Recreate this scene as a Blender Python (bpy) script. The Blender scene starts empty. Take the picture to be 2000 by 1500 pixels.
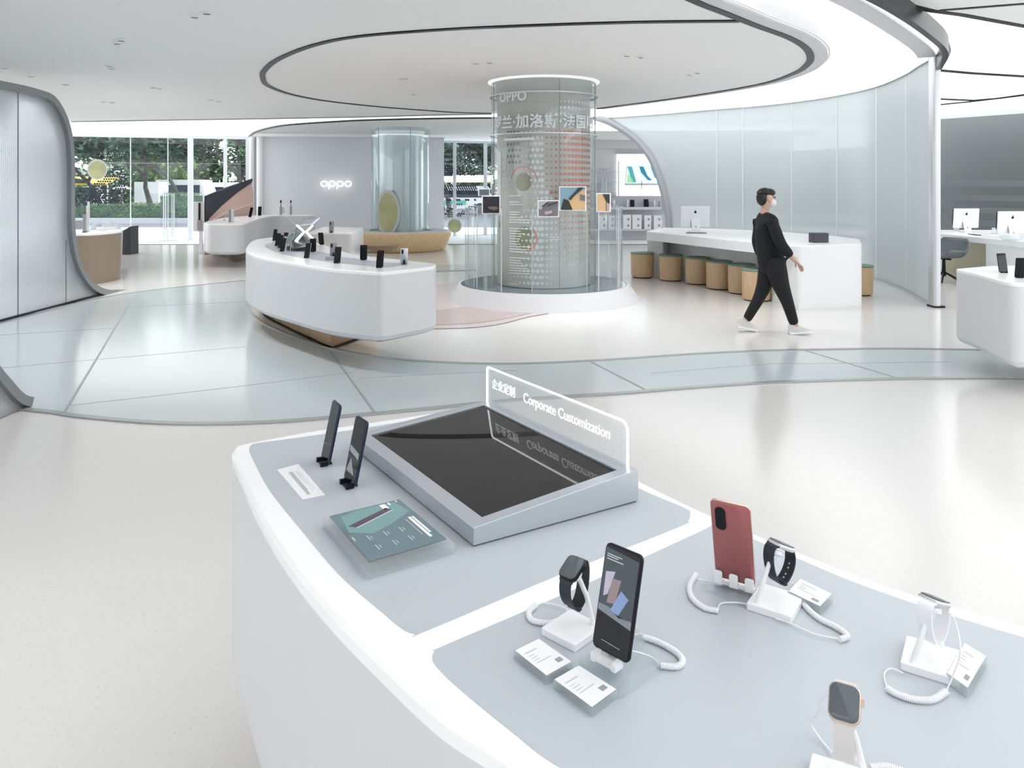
import bpy, math, random
from mathutils import Vector, Matrix, Euler
R = math.radians
random.seed(7)
scene = bpy.context.scene
COL = scene.collection

# ------------------------------------------------------------ camera
EYE, FOC, HOR = 1.65, 1500.0, 365.0
cam_d = bpy.data.cameras.new('camera'); cam_d.sensor_width = 36; cam_d.sensor_fit = 'HORIZONTAL'
cam_d.lens = 27.0; cam_d.shift_y = -0.1925; cam_d.clip_start = 0.05; cam_d.clip_end = 400
cam = bpy.data.objects.new('camera', cam_d); COL.objects.link(cam)
cam.location = (0, 0, EYE); cam.rotation_euler = (R(90), 0, 0)
scene.camera = cam

# ------------------------------------------------------------ world, exposure, lights
w = bpy.data.worlds.new('overcast_sky'); scene.world = w; w.use_nodes = True
bg = w.node_tree.nodes['Background']; bg.inputs[0].default_value = (0.93, 0.96, 1.0, 1); bg.inputs[1].default_value = 3.0
scene.view_settings.view_transform = 'Standard'; scene.view_settings.look = 'None'
scene.view_settings.gamma = 1; scene.view_settings.exposure = 0.43
scene.view_settings.use_curve_mapping = False
scene.cycles.max_bounces = 10; scene.cycles.transparent_max_bounces = 24
scene.cycles.use_denoising = True; scene.cycles.caustics_reflective = False; scene.cycles.caustics_refractive = False
scene.cycles.sample_clamp_indirect = 6

LUM = 1.3           # radiance of the luminous ceilings
# added fill spots without fixtures, brightening the floor left of and behind the camera
for x_ in (-7.5, -5.0, -2.6):
    for y_ in (-2.0, .8, 3.4):
        l_ = bpy.data.lights.new('downlight_or_fill_lamp', 'SPOT'); l_.energy = 75; l_.spot_size = R(110); l_.spot_blend = .9; l_.shadow_soft_size = .05
        s_ = bpy.data.objects.new('downlight_or_fill_lamp', l_); COL.objects.link(s_); s_.location = (x_, y_, 3.18)

# ------------------------------------------------------------ geometry helpers
def P(px, py, z=0.0):
    d = FOC * (EYE - z) / (py - HOR)
    return ((px - 1000) * d / FOC, d)
def P3(px, py, z=0.0):
    a = P(px, py, z); return (a[0], a[1], z)
def PD(px, py, d):
    return ((px - 1000) * d / FOC, d, EYE - (py - HOR) * d / FOC)

def catmull(pts, n=8, closed=False):
    out = []; N = len(pts); segs = N if closed else N - 1
    for i in range(segs):
        if closed: p = [pts[(i + k - 1) % N] for k in range(4)]
        else: p = [pts[min(max(i + k - 1, 0), N - 1)] for k in range(4)]
        for j in range(n):
            t = j / n; t2 = t * t; t3 = t2 * t
            out.append(tuple(0.5 * (2 * b + (c - a) * t + (2 * a - 5 * b + 4 * c - d) * t2 + (3 * b - a - 3 * c + d) * t3)
                             for a, b, c, d in zip(*p)))
    if not closed: out.append(tuple(pts[-1]))
    return out
def area2(o): return sum(o[i][0] * o[(i + 1) % len(o)][1] - o[(i + 1) % len(o)][0] * o[i][1] for i in range(len(o)))
def ccw(o): return list(o) if area2(o) > 0 else list(reversed(o))
def rounded(pts, rad, n=6):
    """closed polygon with its corners rounded; rad number or list"""
    out = []; N = len(pts)
    for i in range(N):
        p = Vector(pts[i][:2]); a = Vector(pts[i - 1][:2]); b = Vector(pts[(i + 1) % N][:2])
        r = rad[i] if isinstance(rad, (list, tuple)) else rad
        u = (a - p); v = (b - p); r1 = min(r, u.length * .48, v.length * .48)
        if r1 < 1e-5: out.append((p.x, p.y)); continue
        s = p + u.normalized() * r1; e = p + v.normalized() * r1
        for k in range(n + 1):
            t = k / n; q = s * (1 - t) ** 2 + p * 2 * t * (1 - t) + e * t * t
            out.append((q.x, q.y))
    return out
def rrect(w, h, r, cx=0, cy=0, n=5):
    out = []
    for (sx, sy, a0) in ((1, 1, 0), (-1, 1, 90), (-1, -1, 180), (1, -1, 270)):
        for k in range(n + 1):
            a = R(a0 + 90 * k / n)
            out.append((cx + sx * (w / 2 - r) + r * math.cos(a), cy + sy * (h / 2 - r) + r * math.sin(a)))
    return out
def circle(r, n=32, cx=0, cy=0, ry=None):
    return [(cx + r * math.cos(2 * math.pi * k / n), cy + (ry or r) * math.sin(2 * math.pi * k / n)) for k in range(n)]
def offset(o, d):
    """move a ccw outline inwards by d"""
    N = len(o); out = []
    for i in range(N):
        p = Vector(o[i]); a = Vector(o[i - 1]); b = Vector(o[(i + 1) % N])
        e1 = (p - a); e2 = (b - p)
        if e1.length < 1e-7: e1 = e2
        if e2.length < 1e-7: e2 = e1
        e1 = e1.normalized(); e2 = e2.normalized()
        n = Vector((-(e1.y + e2.y), e1.x + e2.x))
        if n.length < 1e-6: n = Vector((-e1.y, e1.x))
        n.normalize(); c = max(.5, n.dot(Vector((-e1.y, e1.x))))
        q = p + n * (d / c); out.append((q.x, q.y))
    return out
I4 = Matrix.Identity(4)
def TR(loc=(0, 0, 0), rot=(0, 0, 0)): return Matrix.Translation(loc) @ Euler(rot).to_matrix().to_4x4()

class MB:
    def __init__(s): s.v = []; s.f = []; s.m = []; s.mi = 0
    def add(s, vs, fs, M=None):
        b = len(s.v)
        s.v += [tuple(M @ Vector(p)) for p in vs] if M is not None else [tuple(p) for p in vs]
        s.f += [tuple(b + i for i in f) for f in fs]; s.m += [s.mi] * len(fs); return s
    def box(s, c, size, M=None):
        x, y, z = c; a, b, d = (k / 2 for k in size)
        vs = [(x + i * a, y + j * b, z + k * d) for k in (-1, 1) for j in (-1, 1) for i in (-1, 1)]
        return s.add(vs, [(0, 2, 3, 1), (4, 5, 7, 6), (0, 1, 5, 4), (2, 6, 7, 3), (0, 4, 6, 2), (1, 3, 7, 5)], M)
    def levels(s, o, lv, M=None, cap=True):
        """stack of one outline at heights z, each inset by d"""
        o = ccw(o); n = len(o); vs = []; fs = []
        for z, d in lv: vs += [(x, y, z) for x, y in (offset(o, d) if d else o)]
        for l in range(len(lv) - 1):
            for i in range(n):
                j = (i + 1) % n; fs.append((l * n + i, l * n + j, (l + 1) * n + j, (l + 1) * n + i))
        if cap: fs.append(tuple(range(n - 1, -1, -1))); fs.append(tuple((len(lv) - 1) * n + i for i in range(n)))
        return s.add(vs, fs, M)
    def prism(s, o, z0, z1, b=0, M=None):
        if b: return s.levels(o, [(z0, b), (z0 + b, 0), (z1 - b, 0), (z1, b)], M)
        return s.levels(o, [(z0, 0), (z1, 0)], M)
    def lathe(s, prof, n=32, M=None, cap=True):
        vs = [(r * math.cos(2 * math.pi * k / n), r * math.sin(2 * math.pi * k / n), z) for r, z in prof for k in range(n)]
        fs = [(l * n + i, l * n + (i + 1) % n, (l + 1) * n + (i + 1) % n, (l + 1) * n + i) for l in range(len(prof) - 1) for i in range(n)]
        if cap: fs.append(tuple(range(n - 1, -1, -1))); fs.append(tuple((len(prof) - 1) * n + i for i in range(n)))
        return s.add(vs, fs, M)
    def tube(s, pts, r, n=8, M=None):
        pts = [Vector(p) for p in pts]; vs = []; fs = []; up = None
        rr = r if isinstance(r, (list, tuple)) else [r] * len(pts)
        for i, p in enumerate(pts):
            t = (pts[min(i + 1, len(pts) - 1)] - pts[max(i - 1, 0)])
            if t.length < 1e-9: t = Vector((0, 0, 1))
            t.normalize()
            if up is None: up = Vector((0, 0, 1)) if abs(t.z) < .9 else Vector((1, 0, 0))
            a = t.cross(up)
            if a.length < 1e-6: a = t.orthogonal()
            a.normalize(); b = a.cross(t); b.normalize(); up = b
            for k in range(n):
                an = 2 * math.pi * k / n; vs.append(p + (a * math.cos(an) + b * math.sin(an)) * rr[i])
        for l in range(len(pts) - 1):
            for i in range(n):
                j = (i + 1) % n; fs.append((l * n + i, l * n + j, (l + 1) * n + j, (l + 1) * n + i))
        fs.append(tuple(range(n - 1, -1, -1))); fs.append(tuple((len(pts) - 1) * n + i for i in range(n)))
        return s.add(vs, fs, M)
    def strip(s, pts, z0, z1, t, closed=False, M=None):
        """vertical wall of thickness t along a plan polyline; z0 may be a list"""
        n = len(pts); vs = []; fs = []
        for i in range(n):
            a = Vector(pts[i - 1] if (i or closed) else pts[0]); b = Vector(pts[(i + 1) % n] if (i < n - 1 or closed) else pts[-1])
            d = (b - a).normalized(); nn = Vector((-d.y, d.x)) * (t / 2); p = Vector(pts[i])
            lo = z0[i] if isinstance(z0, (list, tuple)) else z0; hi = z1[i] if isinstance(z1, (list, tuple)) else z1
            for q, z in ((p + nn, lo), (p - nn, lo), (p - nn, hi), (p + nn, hi)): vs.append((q.x, q.y, z))
        for i in range(n if closed else n - 1):
            j = (i + 1) % n
            for k in range(4): fs.append((i * 4 + k, i * 4 + (k + 1) % 4, j * 4 + (k + 1) % 4, j * 4 + k))
        if not closed: fs.append((0, 3, 2, 1)); e = (n - 1) * 4; fs.append((e, e + 1, e + 2, e + 3))
        return s.add(vs, fs, M)
    def flat(s, o, z, M=None): return s.add([(x, y, z) for x, y in ccw(o)], [tuple(range(len(o)))], M)
    def obj(s, name, mat, parent=None, smooth=35, local=False):
        me = bpy.data.meshes.new(name)
        vs = s.v
        if parent is not None and not local:
            L = parent_loc(parent); vs = [(x - L[0], y - L[1], z - L[2]) for x, y, z in vs]
        me.from_pydata(vs, [], s.f); me.update()
        for mm in (mat if isinstance(mat, (list, tuple)) else [mat]): me.materials.append(mm)
        if isinstance(mat, (list, tuple)): me.polygons.foreach_set('material_index', s.m)
        if smooth:
            me.polygons.foreach_set('use_smooth', [True] * len(me.polygons)); me.set_sharp_from_angle(angle=R(smooth))
        o = bpy.data.objects.new(name, me); COL.objects.link(o)
        if parent is not None: o.parent = parent
        return o
def parent_loc(p):
    L = Vector((0, 0, 0))
    while p is not None: L += Vector(p.location); p = p.parent
    return L
def tag(o, label, cat, group=None):
    o['label'] = label; o['category'] = cat
    if group: o['group'] = group
    return o
def thing(name, label, cat, loc=(0, 0, 0), rot=(0, 0, 0), group=None):
    o = bpy.data.objects.new(name, None); COL.objects.link(o); o.empty_display_size = .1
    o.location = loc; o.rotation_euler = rot
    return tag(o, label, cat, group)
def struct(o): o['kind'] = 'structure'; return o
def dup(root, loc=None, rot=None, label=None, group=None, scale=None):
    def cp(o, par):
        c = o.copy(); COL.objects.link(c)
        if par is not None: c.parent = par
        for ch in list(o.children): cp(ch, c)
        return c
    r = cp(root, None)
    if loc is not None: r.location = loc
    if rot is not None: r.rotation_euler = rot
    if scale is not None: r.scale = scale
    if label: r['label'] = label
    if group: r['group'] = group
    return r
def text(body, size, mat, name, parent, M, extrude=.001, align='LEFT', bend=None, space=1.0, bold=0):
    cu = bpy.data.curves.new('t', 'FONT'); cu.body = body; cu.size = size; cu.extrude = extrude; cu.align_x = align; cu.space_character = space; cu.offset = bold
    o = bpy.data.objects.new('t', cu); COL.objects.link(o)
    dg = bpy.context.evaluated_depsgraph_get(); dg.update()
    me = bpy.data.meshes.new_from_object(o.evaluated_get(dg)); bpy.data.objects.remove(o); bpy.data.curves.remove(cu)
    me.name = name
    for v in me.vertices:
        co = v.co.copy()
        if bend:   # bend = (cx, cy, radius, angle0, z): wrap on a cylinder, reading left to right from outside
            cx, cy, rad, a0, z = bend
            a = a0 + co.x / rad; rr = rad + co.z
            co = Vector((cx + rr * math.cos(a), cy + rr * math.sin(a), z + co.y))
        else: co = M @ co
        v.co = co
    me.materials.clear(); me.materials.append(mat)
    ob = bpy.data.objects.new(name, me); COL.objects.link(ob)
    if parent is not None:
        ob.parent = parent
        if bend: me.transform(Matrix.Translation(-parent_loc(parent)))
    return ob

# ------------------------------------------------------------ materials
def mat(name, col, rough=.5, metal=0, spec=.5, emit=0, ecol=None, trans=0, ior=1.45, coat=0, alpha=1, sub=0):
    m = bpy.data.materials.new(name); m.use_nodes = True; b = m.node_tree.nodes['Principled BSDF']
    c = (*col, 1)
    b.inputs['Base Color'].default_value = c; b.inputs['Roughness'].default_value = rough; b.inputs['Metallic'].default_value = metal
    b.inputs['Specular IOR Level'].default_value = spec; b.inputs['IOR'].default_value = ior
    if emit: b.inputs['Emission Color'].default_value = (*(ecol or col), 1); b.inputs['Emission Strength'].default_value = emit
    if trans: b.inputs['Transmission Weight'].default_value = trans
    if coat: b.inputs['Coat Weight'].default_value = coat; b.inputs['Coat Roughness'].default_value = .05
    return m
def noise_col(m, c1, c2, scale, lo=.4, hi=.6, kind='NOISE', detail=2, coord='Object', sc=(1, 1, 1)):
    nt = m.node_tree; N = nt.nodes; L = nt.links; b = N['Principled BSDF']
    tc = N.new('ShaderNodeTexCoord'); mp = N.new('ShaderNodeMapping'); mp.inputs['Scale'].default_value = sc
    L.new(tc.outputs[coord], mp.inputs[0])
    if kind == 'NOISE': t = N.new('ShaderNodeTexNoise'); t.inputs['Detail'].default_value = detail; out = t.outputs['Fac']
    else: t = N.new('ShaderNodeTexVoronoi'); out = t.outputs['Distance']
    t.inputs['Scale'].default_value = scale; L.new(mp.outputs[0], t.inputs['Vector'])
    r = N.new('ShaderNodeValToRGB'); r.color_ramp.elements[0].position = lo; r.color_ramp.elements[1].position = hi
    r.color_ramp.elements[0].color = (*c1, 1); r.color_ramp.elements[1].color = (*c2, 1)
    L.new(out, r.inputs[0]); L.new(r.outputs[0], b.inputs['Base Color']); return m
def pane(name, tint=(.93, .97, .96), gloss=.06, rough=.0, haze=0, hazecol=(.9, .95, .95)):
    """thin clear sheet: mostly transparent, a little mirror, optionally a little milky"""
    m = bpy.data.materials.new(name); m.use_nodes = True; nt = m.node_tree; N = nt.nodes; L = nt.links
    N.remove(N['Principled BSDF']); out = N['Material Output']
    t = N.new('ShaderNodeBsdfTransparent'); t.inputs[0].default_value = (*tint, 1)
    g = N.new('ShaderNodeBsdfGlossy'); g.inputs['Roughness'].default_value = rough
    fr = N.new('ShaderNodeLayerWeight'); fr.inputs[0].default_value = .35
    mr = N.new('ShaderNodeMapRange'); mr.inputs['To Min'].default_value = gloss; mr.inputs['To Max'].default_value = min(1, gloss * 9)
    L.new(fr.outputs['Facing'], mr.inputs['Value'])
    pw = N.new('ShaderNodeMath'); pw.operation = 'POWER'; pw.inputs[1].default_value = 3
    L.new(fr.outputs['Facing'], pw.inputs[0]); L.new(pw.outputs[0], mr.inputs['Value'])
    mx = N.new('ShaderNodeMixShader'); L.new(mr.outputs[0], mx.inputs[0]); L.new(t.outputs[0], mx.inputs[1]); L.new(g.outputs[0], mx.inputs[2])
    last = mx
    if haze:
        d = N.new('ShaderNodeBsdfDiffuse'); d.inputs[0].default_value = (*hazecol, 1)
        tl = N.new('ShaderNodeBsdfTranslucent'); tl.inputs[0].default_value = (*hazecol, 1)
        dm = N.new('ShaderNodeMixShader'); L.new(d.outputs[0], dm.inputs[1]); L.new(tl.outputs[0], dm.inputs[2])
        m2 = N.new('ShaderNodeMixShader'); m2.inputs[0].default_value = haze
        L.new(mx.outputs[0], m2.inputs[1]); L.new(dm.outputs[0], m2.inputs[2]); last = m2
    L.new(last.outputs[0], out.inputs[0]); return m
def emis(name, col, s):
    m = bpy.data.materials.new(name); m.use_nodes = True; nt = m.node_tree; N = nt.nodes
    N.remove(N['Principled BSDF']); e = N.new('ShaderNodeEmission'); e.inputs[0].default_value = (*col, 1); e.inputs[1].default_value = s
    nt.links.new(e.outputs[0], N['Material Output'].inputs[0]); return m
def fluted(name, col, transw=.55, rough=.35, freq=170, metal=0, glossr=.25):
    """ribbed translucent sheet: blurred see-through mixed with a silvery body"""
    m = bpy.data.materials.new(name); m.use_nodes = True; nt = m.node_tree; N = nt.nodes; L = nt.links
    b = N['Principled BSDF']; b.inputs['Base Color'].default_value = (*col, 1); b.inputs['Roughness'].default_value = glossr
    b.inputs['Metallic'].default_value = metal
    rf = N.new('ShaderNodeBsdfRefraction'); rf.inputs['Roughness'].default_value = rough; rf.inputs['IOR'].default_value = 1.12
    rf.inputs[0].default_value = (.95, .99, 1, 1)
    tl = N.new('ShaderNodeBsdfTranslucent'); tl.inputs[0].default_value = (*col, 1)
    mx0 = N.new('ShaderNodeMixShader'); mx0.inputs[0].default_value = .5
    L.new(b.outputs[0], mx0.inputs[1]); L.new(tl.outputs[0], mx0.inputs[2])
    mx = N.new('ShaderNodeMixShader'); mx.inputs[0].default_value = transw
    L.new(mx0.outputs[0], mx.inputs[1]); L.new(rf.outputs[0], mx.inputs[2])
    tc = N.new('ShaderNodeTexCoord'); sx = N.new('ShaderNodeSeparateXYZ'); L.new(tc.outputs['Object'], sx.inputs[0])
    ad = N.new('ShaderNodeMath'); ad.operation = 'ADD'; L.new(sx.outputs[0], ad.inputs[0]); L.new(sx.outputs[1], ad.inputs[1])
    ml = N.new('ShaderNodeMath'); ml.operation = 'MULTIPLY'; ml.inputs[1].default_value = freq; L.new(ad.outputs[0], ml.inputs[0])
    sn = N.new('ShaderNodeMath'); sn.operation = 'SINE'; L.new(ml.outputs[0], sn.inputs[0])
    bp = N.new('ShaderNodeBump'); bp.inputs['Strength'].default_value = .12; bp.inputs['Distance'].default_value = .002
    L.new(sn.outputs[0], bp.inputs['Height']); L.new(bp.outputs[0], b.inputs['Normal']); L.new(bp.outputs[0], rf.inputs['Normal'])
    L.new(mx.outputs[0], N['Material Output'].inputs[0]); return m

M = {}
M['white'] = mat('white_solid_surface', (.86, .87, .88), .28)
M['island'] = mat('white_island_body', (.69, .70, .715), .3)  # same white as the counter tops, with the shade on the sides painted in
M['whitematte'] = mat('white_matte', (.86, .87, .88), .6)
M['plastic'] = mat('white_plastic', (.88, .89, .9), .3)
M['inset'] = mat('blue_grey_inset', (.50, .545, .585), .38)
M['rim'] = mat('white_counter_rim_lit', (.97, .975, .98), .25)  # counter white brightened, painting in the overhead light on tops and edges
M['ceil'] = mat('painted_ceiling', (.94, .94, .94), .7)
M['lum'] = emis('stretched_light_membrane', (.98, .99, 1), LUM)
M['darkmetal'] = mat('dark_bronze_metal', (.012, .013, .015), .3, spec=.2)
M['flange'] = mat('pale_grey_flange', (.72, .72, .75), .5)
M['greymetal'] = mat('grey_satin_metal', (.30, .31, .32), .35, .5)
M['silver'] = mat('silver_metal', (.66, .68, .70), .3, .7)
M['alu'] = mat('anodised_aluminium', (.52, .56, .60), .32, .55)
M['chrome'] = mat('chrome', (.85, .87, .88), .12, 1)
M['black'] = mat('black_plastic', (.010, .011, .014), .35, spec=.25)
M['blackglass'] = mat('black_screen_glass', (.010, .010, .011), .03, spec=.35)
M['darkblue'] = mat('dark_blue_phone_body', (.02, .03, .06), .2, .3)
M['rubber'] = mat('black_rubber_strap', (.02, .024, .03), .55)
M['wood'] = noise_col(mat('pale_oak', (.7, .5, .3), .45), (.60, .42, .25), (.68, .49, .30), 6, .3, .7, sc=(4, 4, .5))
M['woodlight'] = noise_col(mat('light_oak_veneer', (.8, .6, .35), .4), (.70, .50, .27), (.80, .60, .36), 5, .3, .7, sc=(4, 4, .6))
M['tan'] = mat('tan_lacquer', (.29, .225, .165), .4)
M['tanpale'] = mat('pale_khaki_panel', (.62, .58, .42), .5)
M['greenfelt'] = mat('sage_green_felt', (.20, .30, .25), .8)
M['red'] = mat('rose_red_phone_back', (.40, .13, .13), .3, .2)
M['gold'] = mat('champagne_metal', (.78, .62, .52), .25, .8)
M['bandbeige'] = mat('pale_beige_strap', (.70, .66, .64), .6)
M['acrylic'] = pane('clear_acrylic', (.965, .98, .985), .04, haze=.04)
M['acrylicfrost'] = pane('milky_acrylic', (.88, .92, .94), .08, haze=.35)
M['glass'] = pane('window_glass', (.93, .96, .95), .035)
M['signglass'] = pane('clear_sign_sheet', (.96, .97, .97), .03, haze=.12, hazecol=(.95, .97, 1))
M['neon'] = emis('lit_edge', (.98, .99, 1), 3.5)
M['neonsoft'] = emis('lit_lettering', (.98, .99, 1), 1.5)
M['paper'] = mat('white_card', (.9, .9, .91), .6)
M['ink'] = mat('grey_print', (.35, .36, .38), .7)
M['inkpale'] = mat('pale_grey_print', (.62, .63, .66), .7)
M['terrazzo'] = noise_col(mat('pale_terrazzo', (.7, .69, .67), .16), (.61, .595, .58), (.69, .68, .665), 70, .26, .36, detail=1)
M['glassfloor'] = mat('pale_green_glass_floor', (.52, .575, .585), .14, spec=.35)
M['seam'] = mat('floor_joint', (.30, .34, .34), .4)
M['pink'] = mat('pale_pink_floor_patch', (.58, .50, .48), .2)
M['pinkdark'] = mat('painted_pink_shadow', (.46, .37, .36), .2)
M['edgegrey'] = mat('brushed_edge_strip', (.40, .43, .43), .25, .4)
M['flutewall'] = fluted('fluted_glass', (.84, .89, .90), .18, .22)
M['fluteleft'] = fluted('silvery_fluted_sheet', (.88, .90, .93), .42, .30, glossr=.3, metal=.0)
M['flutefar'] = fluted('grey_fluted_sheet', (.60, .63, .63), .68, .07, metal=.1)
M['chairgrey'] = mat('grey_moulded_shell', (.17, .19, .20), .6)
# ============================================================ THE SETTING
def SO(mb, name, m, parent=None, smooth=35): return struct(mb.obj(name, m, parent, smooth))
# ---- floor
struct(MB().box((0, 10.5, -.06), (44, 36, .12)).obj('floor', M['terrazzo'], smooth=0))
outer = [(-330, 770), (50, 801), (160, 815), (330, 828), (520, 826), (700, 812), (860, 797), (1000, 783), (1200, 770), (1350, 758), (1490, 749), (1700, 742), (2000, 739), (2500, 745)]
inner = [(2500, 692), (2000, 686), (1870, 683), (1700, 682), (1530, 685), (1400, 690), (1300, 696), (1150, 706), (1000, 712), (850, 708), (740, 698), (640, 679), (560, 652), (510, 628), (487, 605), (490, 585), (520, 565), (600, 548), (700, 538), (860, 530), (930, 528)]
far = [(930, 516), (860, 518), (700, 527), (480, 548), (240, 575), (0, 628), (-200, 690)]
wo = catmull([P(*p) for p in outer], 6); wi = catmull([P(*p) for p in inner], 6); wf = catmull([P(*p) for p in far], 5)
g = MB().flat(wo + wi + wf, .004)
struct(g.obj('floor_glass_path', M['glassfloor'], smooth=0))
n_tr = [0]
def trim(mb, m, name=None):
    n_tr[0] += 1; return SO(mb, name or 'trim_%d' % n_tr[0], m)
trim(MB().strip(wo, .001, .012, .055), M['edgegrey'])
trim(MB().strip(wi, .001, .012, .05), M['edgegrey'])
trim(MB().strip(wf[8:], .001, .01, .03), M['edgegrey'])
sm = MB()
for a, b in (((125, 808), (265, 574)), ((645, 688), (735, 811)), ((1155, 708), (1268, 766)), ((1575, 686), (1758, 741))):
    sm.strip([P(*a), P(*b)], .004, .0065, .018)
trim(sm, M['seam'])
sm = MB()
for l in ([(0, 720), (190, 703), (480, 678)], [(128, 794), (300, 775), (500, 752), (690, 728)], [(240, 601), (480, 590)], [(0, 655), (220, 642)], [(700, 740), (1010, 724)], [(1270, 730), (1500, 712), (1860, 708)]):
    sm.strip([P(*p) for p in l], .004, .0058, .007)
trim(sm, M['edgegrey'])
# pink patch round the pedestal, its foot shadow painted as a darker inner shape
pk = [P(*p) for p in ((700, 640), (780, 645), (852, 643), (930, 640), (985, 632), (1030, 620), (1075, 612), (1120, 600), (1100, 570), (950, 548), (860, 556), (760, 580), (700, 610))]
trim(MB().flat(catmull(pk, 5, True), .006), M['pink'])
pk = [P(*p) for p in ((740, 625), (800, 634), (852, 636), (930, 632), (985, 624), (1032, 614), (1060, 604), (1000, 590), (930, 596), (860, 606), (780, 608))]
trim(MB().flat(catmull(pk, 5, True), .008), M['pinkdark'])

# ---- ceilings
ZC, ZL = 3.2, 3.45
edge = [(1165, 212), (1330, 190), (1480, 165), (1550, 143), (1577, 125), (1583, 109), (1572, 91), (1540, 72), (1480, 50), (1420, 26), (1355, 0)]
E = catmull([P(*p, ZC) for p in edge] + [(.8, 5.4), (.25, 4.2), (-.1, 2.6), (-.2, .8), (-.2, -3.0)], 7)
fe = [P(*p, ZC) for p in ((140, 237), (530, 231), (700, 228), (850, 224), (960, 222))]
ceil = MB().prism(E + [(-15, -3), (-20, 19)] + fe, ZC, ZC + .02)
struct(ceil.obj('ceiling', M['ceil'], smooth=0))
trim(MB().strip(E, ZC - .012, ZC + .03, .085), M['darkmetal'])
Eo = []
for i, p in enumerate(E):
    a = Vector(E[max(i - 1, 0)]); b = Vector(E[min(i + 1, len(E) - 1)]); d = (b - a).normalized(); Eo.append((p[0] - d.y * .115, p[1] + d.x * .115))
trim(MB().strip(Eo, ZC - .004, ZC + .02, .15), M['flange'])
Er = [(p[0] * 2 - q[0], p[1] * 2 - q[1]) for p, q in zip(Eo, E)]
trim(MB().strip([(p[0] * .9 + q[0] * .1, p[1] * .9 + q[1] * .1) for p, q in zip(Er, E)], ZC + .02, ZL, .02), M['whitematte'])
SO(MB().box((-3, -4.1, 1.7), (42, .1, 3.5)), 'wall_behind', M['whitematte'])
SO(MB().box((15.6, 9, 1.7), (.1, 26, 3.5)), 'wall_far_side', M['whitematte'])
SO(MB().box((-20.5, 7, 1.7), (.1, 22, 3.5)), 'wall_left_side', M['whitematte'])
# oval joint in the plaster ceiling
ov = [(1445, 40), (1250, 42), (1050, 48), (860, 57), (700, 70), (610, 88), (545, 114), (518, 135), (513, 150), (524, 167), (570, 184), (640, 197), (740, 208), (830, 215), (890, 219), (960, 221)]
trim(MB().strip(catmull([P(*p, ZC) for p in ov], 8), ZC - .014, ZC, .075), M['darkmetal'])
trim(MB().strip(fe, ZC - .02, ZC + .03, .06), M['greymetal'])
# luminous ceilings
lumA = MB().box((6.5, 9.0, ZL + .01), (14.5, 26.5, .02)); lumA.box((-2.0, .5, ZL + .01), (2.4, 7, .02))
struct(lumA.obj('ceiling_light_membrane', M['lum'], smooth=0))
lumB = MB().flat([(-22, 15), (-.6, 13.5), (-.6, 26), (-22, 22)], 3.225)
struct(lumB.obj('ceiling_light_membrane_rear', M['lum'], smooth=0))
# plaster island round the rear column
isl = [P(*p, 3.21) for p in ((487, 266), (496, 258), (520, 250), (560, 243), (640, 237), (720, 233), (850, 230), (960, 229), (1160, 229))]
isl = catmull(isl, 6)
struct(MB().prism(isl + [(2.4, 26.9), (-8.2, 24.4)], 3.19, 3.205).obj('ceiling_island', M['ceil'], smooth=0))
trim(MB().strip(isl, 3.175, 3.21, .07), M['darkmetal'])
# outer edge of the light field, with its bronze fascia and the fields beyond it
oe = [P(*p, ZL) for p in ((1560, -45), (1660, 0), (1735, 45), (1790, 84), (1806, 100), (1810, 108))]
oe = catmull(oe, 6)
trim(MB().strip(oe, ZL - .03, ZL - .006, .22), M['flange'])
fa = [P(*p, ZL - .2) for p in ((1600, -40), (1700, 0), (1775, 43), (1825, 80), (1843, 98), (1846, 112), (1838, 128), (1831, 140))]
trim(MB().strip(catmull(fa, 6), ZL - .2, ZL, .07), M['darkmetal'])
fa2 = [P(*p, ZL - .02) for p in ((1640, -40), (1732, 0), (1795, 35), (1840, 68), (1851, 88), (1853, 100), (1845, 118), (1832, 137))]
trim(MB().strip(catmull(fa2, 6), ZL - .03, ZL - .004, .05), M['silver'])
for l, wd in (([(1690, -25), (1760, 5), (1820, 20), (1880, 28), (2000, 50), (2200, 85)], .085), ([(1835, 19), (2000, 6), (2200, -5)], .06), ([(1832, 137), (1900, 143), (2000, 149), (2200, 160)], .09),
              ([(1829, 193), (1900, 196), (1950, 192), (2000, 185), (2150, 165)], .1), ([(1829, 205), (1900, 198), (2000, 186)], .07)):
    trim(MB().strip([P(*p, ZL - .01) for p in l], ZL - .022, ZL - .002, wd), M['darkmetal'])
gp = [P(*p, ZL - .012) for p in ((1800, -60), (1760, 4), (1820, 20), (1880, 28), (2000, 50), (2300, 100), (2400, -60))]
struct(MB().prism(gp, ZL - .014, ZL - .003).obj('ceiling_side_island', M['ceil'], smooth=0))

# ---- far right fluted wall with shelves shining through
fw = [(10.2, 19.8), (10.6, 19.2), (11.7, 17.6), (13.0, 15.2), (14, 12)]
SO(MB().strip(catmull(fw, 4), .0, ZL - .02, .03), 'wall_far_right', M['flutefar'])
sh = MB(); 
for z in (.72, 1.02, 1.32, 1.66): sh.strip([(x + .09, y + .06) for x, y in fw], z, z + .13, .1)
SO(sh, 'wall_far_right_shelving', M['silver'])
SO(MB().strip([(10.9, 20.7), (12.6, 18.3), (14.6, 15)], 0, ZL - .02, .05), 'wall_back_right', mat('charcoal_backing', (.30, .32, .33), .6))
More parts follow.
